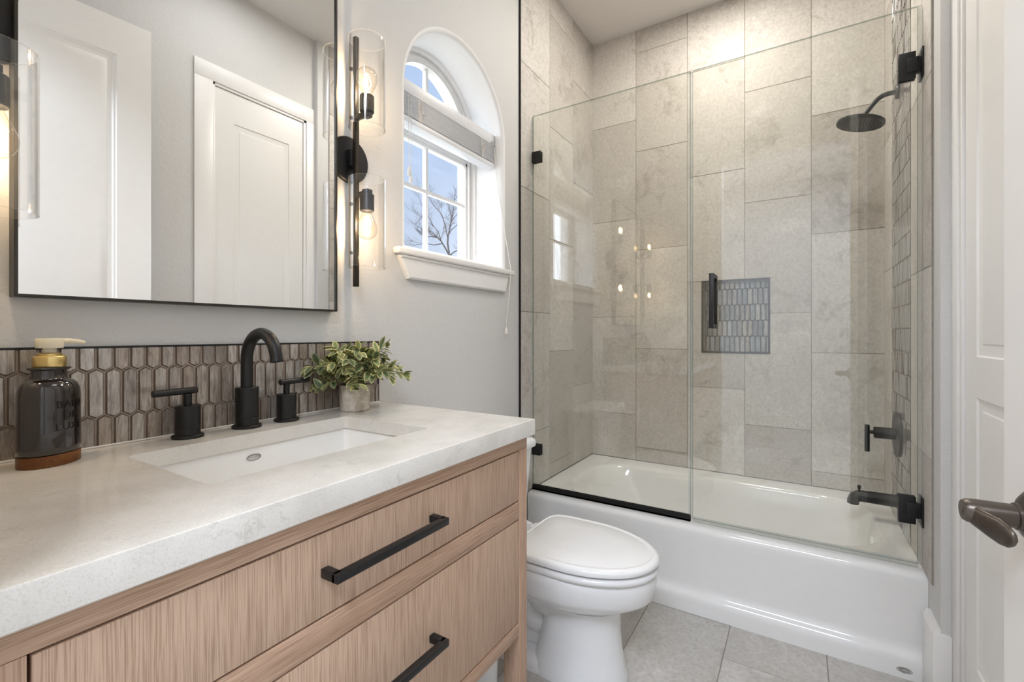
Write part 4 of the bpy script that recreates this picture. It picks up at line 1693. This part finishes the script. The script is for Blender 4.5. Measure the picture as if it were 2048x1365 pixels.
a = mb.ring(nring(0.006, XB - 0.0015))
b = mb.ring(nring(0.006, XB + nd))
mb.skin(a, b)
mb.cap(b)
lin_ = obj('lining', mb, M['stone'], nc, smooth=False)
mb = MB()
r_ = [mb.ring(nring(i, x)) for i, x in ((-0.001, XB - 0.0018), (0.0, XB - 0.0045), (0.009, XB - 0.0045), (0.0095, XB - 0.0015), (0.0095, XB + 0.004), (0.0062, XB + 0.004))]
for a, b in zip(r_[:-1], r_[1:]):
    mb.skin(a, b)
obj('edge_trim', mb, M['frame'], nc, smooth=False)
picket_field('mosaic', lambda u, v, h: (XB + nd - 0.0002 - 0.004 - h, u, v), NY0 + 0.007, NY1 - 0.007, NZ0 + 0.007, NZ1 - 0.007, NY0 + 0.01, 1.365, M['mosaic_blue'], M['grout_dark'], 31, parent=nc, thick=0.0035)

# ================================================================== SHOWER FITTINGS
SXC = 2.41
sh = thing('rain_shower', 'matte black round rain shower head on a bent arm', 'shower head', (SXC, YR, 2.093))
mb = MB()
mb.lathe([(0.029, 0.0035), (0.029, 0.009), (0.026, 0.013), (0.012, 0.015)], (SXC, YR, 2.093), (0, 1, 0), 32)
obj('flange', mb, M['black'], sh)
mb = MB()
pts = [(SXC, YR + 0.012, 2.093), (SXC, YR + 0.035, 2.0925), (SXC, YR + 0.055, 2.088), (SXC, YR + 0.072, 2.077), (SXC, YR + 0.086, 2.061), (SXC, YR + 0.108, 2.032), (SXC, YR + 0.118, 2.019)]
mb.tube(pts, 0.0095, 16)
mb.lathe([(0.013, -0.006), (0.014, 0.0), (0.013, 0.010), (0.009, 0.014)], (SXC, YR + 0.120, 2.010), (0, 0.15, 1), 20)
obj('arm', mb, M['black'], sh, sharp=50)
mb = MB()
mb.lathe([(0.004, 0.016), (0.020, 0.015), (0.060, 0.009), (0.080, 0.005), (0.084, 0.002), (0.0845, -0.008), (0.083, -0.010), (0.079, -0.0105), (0.078, -0.009), (0.070, -0.0088), (0.002, -0.0088)], (SXC, YR + 0.126, 1.997), (0, -0.22, 1), 48)
hd = obj('head', mb, M['black'], sh, sharp=40)
mb = MB()
axq = Vector((0, 0, 1)).rotation_difference(Vector((0, -0.22, 1)).normalized()).to_matrix()
for rr, nn in ((0.012, 6), (0.024, 12), (0.036, 18), (0.048, 24), (0.060, 30), (0.070, 34)):
    for k in range(nn):
        a = 2 * pi * k / nn
        p = Vector((SXC, YR + 0.126, 1.997)) + axq @ Vector((rr * cos(a), rr * sin(a), -0.0086))
        q = p + axq @ Vector((0, 0, -0.0028))
        mb.cyl(p, q, 0.0016, 0.0012, n=6)
nz = obj('nozzles', mb, M['frame'], hd)
nz['kind'] = 'stuff'

vv = thing('shower_valve', 'matte black round shower valve trim with T-bar lever', 'valve', (SXC, YR, 0.702))
mb = MB()
mb.lathe([(0.090, 0.0035), (0.090, 0.010), (0.0885, 0.0125), (0.003, 0.0125)], (SXC, YR, 0.702), (0, 1, 0), 56)
obj('escutcheon', mb, M['black'], vv)
mb = MB()
mb.cyl((SXC, YR + 0.0125, 0.702), (SXC, YR + 0.082, 0.702), 0.0235, n=32, chamfer=0.001)
obj('valve_body', mb, M['black'], vv)
mb = MB()
mb.cyl((SXC, YR + 0.082, 0.702), (SXC, YR + 0.099, 0.702), 0.0075, n=16)
mb.cyl((SXC, YR + 0.104, 0.620), (SXC, YR + 0.104, 0.731), 0.0088, n=20, chamfer=0.0008)
obj('lever', mb, M['black'], vv)

ts = thing('tub_spout', 'matte black tub spout with pull-up diverter knob', 'spout', (SXC, YR, 0.425))
mb = MB()
pts = [(SXC, YR + 0.0035, 0.430), (SXC, YR + 0.06, 0.430), (SXC, YR + 0.118, 0.430), (SXC, YR + 0.134, 0.428), (SXC, YR + 0.146, 0.420), (SXC, YR + 0.151, 0.408), (SXC, YR + 0.152, 0.394)]
mb.tube(pts, [0.0255, 0.0245, 0.0235, 0.0230, 0.0220, 0.0210, 0.0205], 28)
mb.lathe([(0.031, 0.0035), (0.031, 0.008), (0.027, 0.010)], (SXC, YR, 0.430), (0, 1, 0), 28)
obj('spout_body', mb, M['black'], ts, sharp=50)
mb = MB()
mb.cyl((SXC, YR + 0.131, 0.449), (SXC, YR + 0.131, 0.462), 0.004, n=12)
mb.cyl((SXC, YR + 0.131, 0.460), (SXC, YR + 0.131, 0.474), 0.0065, n=14, chamfer=0.0008)
obj('diverter_knob', mb, M['black'], ts)

# ================================================================== LIGHT SWITCH (seen as a reflection in the tub screen)
sw = thing('light_switch', 'white triple light switch plate on the wall behind the camera', 'light switch', (0.04, -0.255, 1.305))
mb = MB()
mb.box(0.0403, 0.046, -0.338, -0.172, 1.248, 1.362, 0.002)
obj('plate', mb, M['switch'], sw)
for k in range(3):
    yc = -0.301 + 0.046 * k
    mb = MB()
    mb.box(0.0462, 0.0500, yc - 0.0165, yc + 0.0165, 1.272, 1.338, 0.0015)
    obj('rocker', mb, M['switch'], sw)

# ceiling fixtures: ring of the added vanity fill, downlight over the tub
for (nm, x, y, r, lb) in (('ceiling_light', 1.25, -1.00, 0.31, 'white ring of the added fill light over the vanity floor'), ('ceiling_light', 2.22, -0.78, 0.16, 'small recessed downlight over the tub')):
    f_ = thing(nm, lb, 'ceiling light', (x, y, CEIL))
    mb = MB()
    mb.lathe([(r + 0.02, -0.0005), (r + 0.02, -0.012), (r + 0.008, -0.018), (r, -0.012), (r, -0.0006)], (x, y, CEIL), n=40, cap0=False, cap1=False)
    obj('trim_ring', mb, M['trim'], f_)

# ================================================================== OUTSIDE
mb = MB()
mb.box(-30, 34, 0.6, 60, -0.3, -0.15)
struct(obj('ground', mb, M['bounce_ground']), 'unseen ground outside the window, made pale to bounce light up', 'ground')

TY = 9.0
f_px, th_ = 920.0, radians(31.96)


def at(u, v, y):
    a = (u - 1024) / f_px
    b = (668.0 - v) / f_px
    r = (cos(th_) + a * sin(th_), sin(th_) - a * cos(th_), b)
    t_ = (y + 1.13) / r[1]
    return Vector((t_ * r[0], y, 1.11 + t_ * r[2]))


rnd = random.Random(4)
tr = MB()
fork = at(899, 512, TY)
foot = Vector((fork.x + 0.05, TY, -0.15))
tr.tube([foot, foot.lerp(fork, 0.5) + Vector((0.03, 0.02, 0)), fork], [0.10, 0.08, 0.055], 12)


def branch(pts, r0, r1, n=7):
    k = len(pts)
    tr.tube(pts, [0.62 * (r0 + (r1 - r0) * i / (k - 1)) for i in range(k)], n)


def twig(p, d, L, r, depth):
    pts = [p]
    q = p.copy()
    dd = d.normalized()
    n = 4
    for i in range(n):
        dd = (dd + Vector((rnd.uniform(-.3, .3), rnd.uniform(-.3, .3), rnd.uniform(-.12, .22)))).normalized()
        q = q + dd * (L / n)
        pts.append(q.copy())
    branch(pts, r, r * 0.45, 5)
    if depth > 0:
        for i in range(1, n + 1):
            for m in range(2 if depth > 1 else rnd.choice([1, 2])):
                side = Vector((rnd.uniform(-1, 1), rnd.uniform(-1, 1), rnd.uniform(-.2, .9)))
                twig(pts[i], dd * 0.6 + side * 0.8, L * rnd.uniform(0.42, 0.62), r * 0.55, depth - 1)


def px(l, spread):
    out = []
    for i, (x, y) in enumerate(l):
        out.append(at(780 + x / 3.414, 300 + y / 3.414, TY + spread * i / max(1, len(l) - 1)))
    return out


limbs = [([(406, 724), (393, 640), (396, 590), (410, 530), (420, 470), (428, 430), (436, 396)], 0.5, 0.055),
         ([(406, 724), (378, 672), (350, 625), (325, 600), (278, 590), (240, 600)], -0.8, 0.050),
         ([(394, 600), (378, 520), (358, 455), (340, 425), (312, 396), (284, 352)], 1.0, 0.034),
         ([(410, 722), (432, 700), (470, 682), (495, 660), (520, 610)], 0.7, 0.048),
         ([(400, 580), (420, 545), (455, 515), (500, 508), (545, 480)], -0.9, 0.030),
         ([(416, 500), (440, 460), (470, 425), (505, 392)], -0.4, 0.024),
         ([(350, 625), (330, 560), (300, 525), (268, 500), (225, 470)], 0.9, 0.028),
         ([(325, 600), (290, 560), (230, 545), (180, 520)], -1.2, 0.022),
         ([(360, 640), (300, 650), (250, 640), (190, 645), (150, 660)], 0.4, 0.024),
         ([(340, 425), (360, 470), (400, 450), (412, 410)], 0.2, 0.014),
         ([(300, 525), (262, 455), (225, 400), (205, 350)], -0.5, 0.016)]
for (l, sp_, r) in limbs:
    pts = px(l, sp_)
    branch(pts, r, r * 0.3, 8)
    for i in range(2, len(pts)):
        d = pts[i] - pts[i - 1]
        twig(pts[i], d, 0.62, r * 0.26, 2)
o = obj('bare_tree', tr, M['bark'], sharp=60)
tag(o, 'leafless tree with forked branches standing outside the window', 'tree')
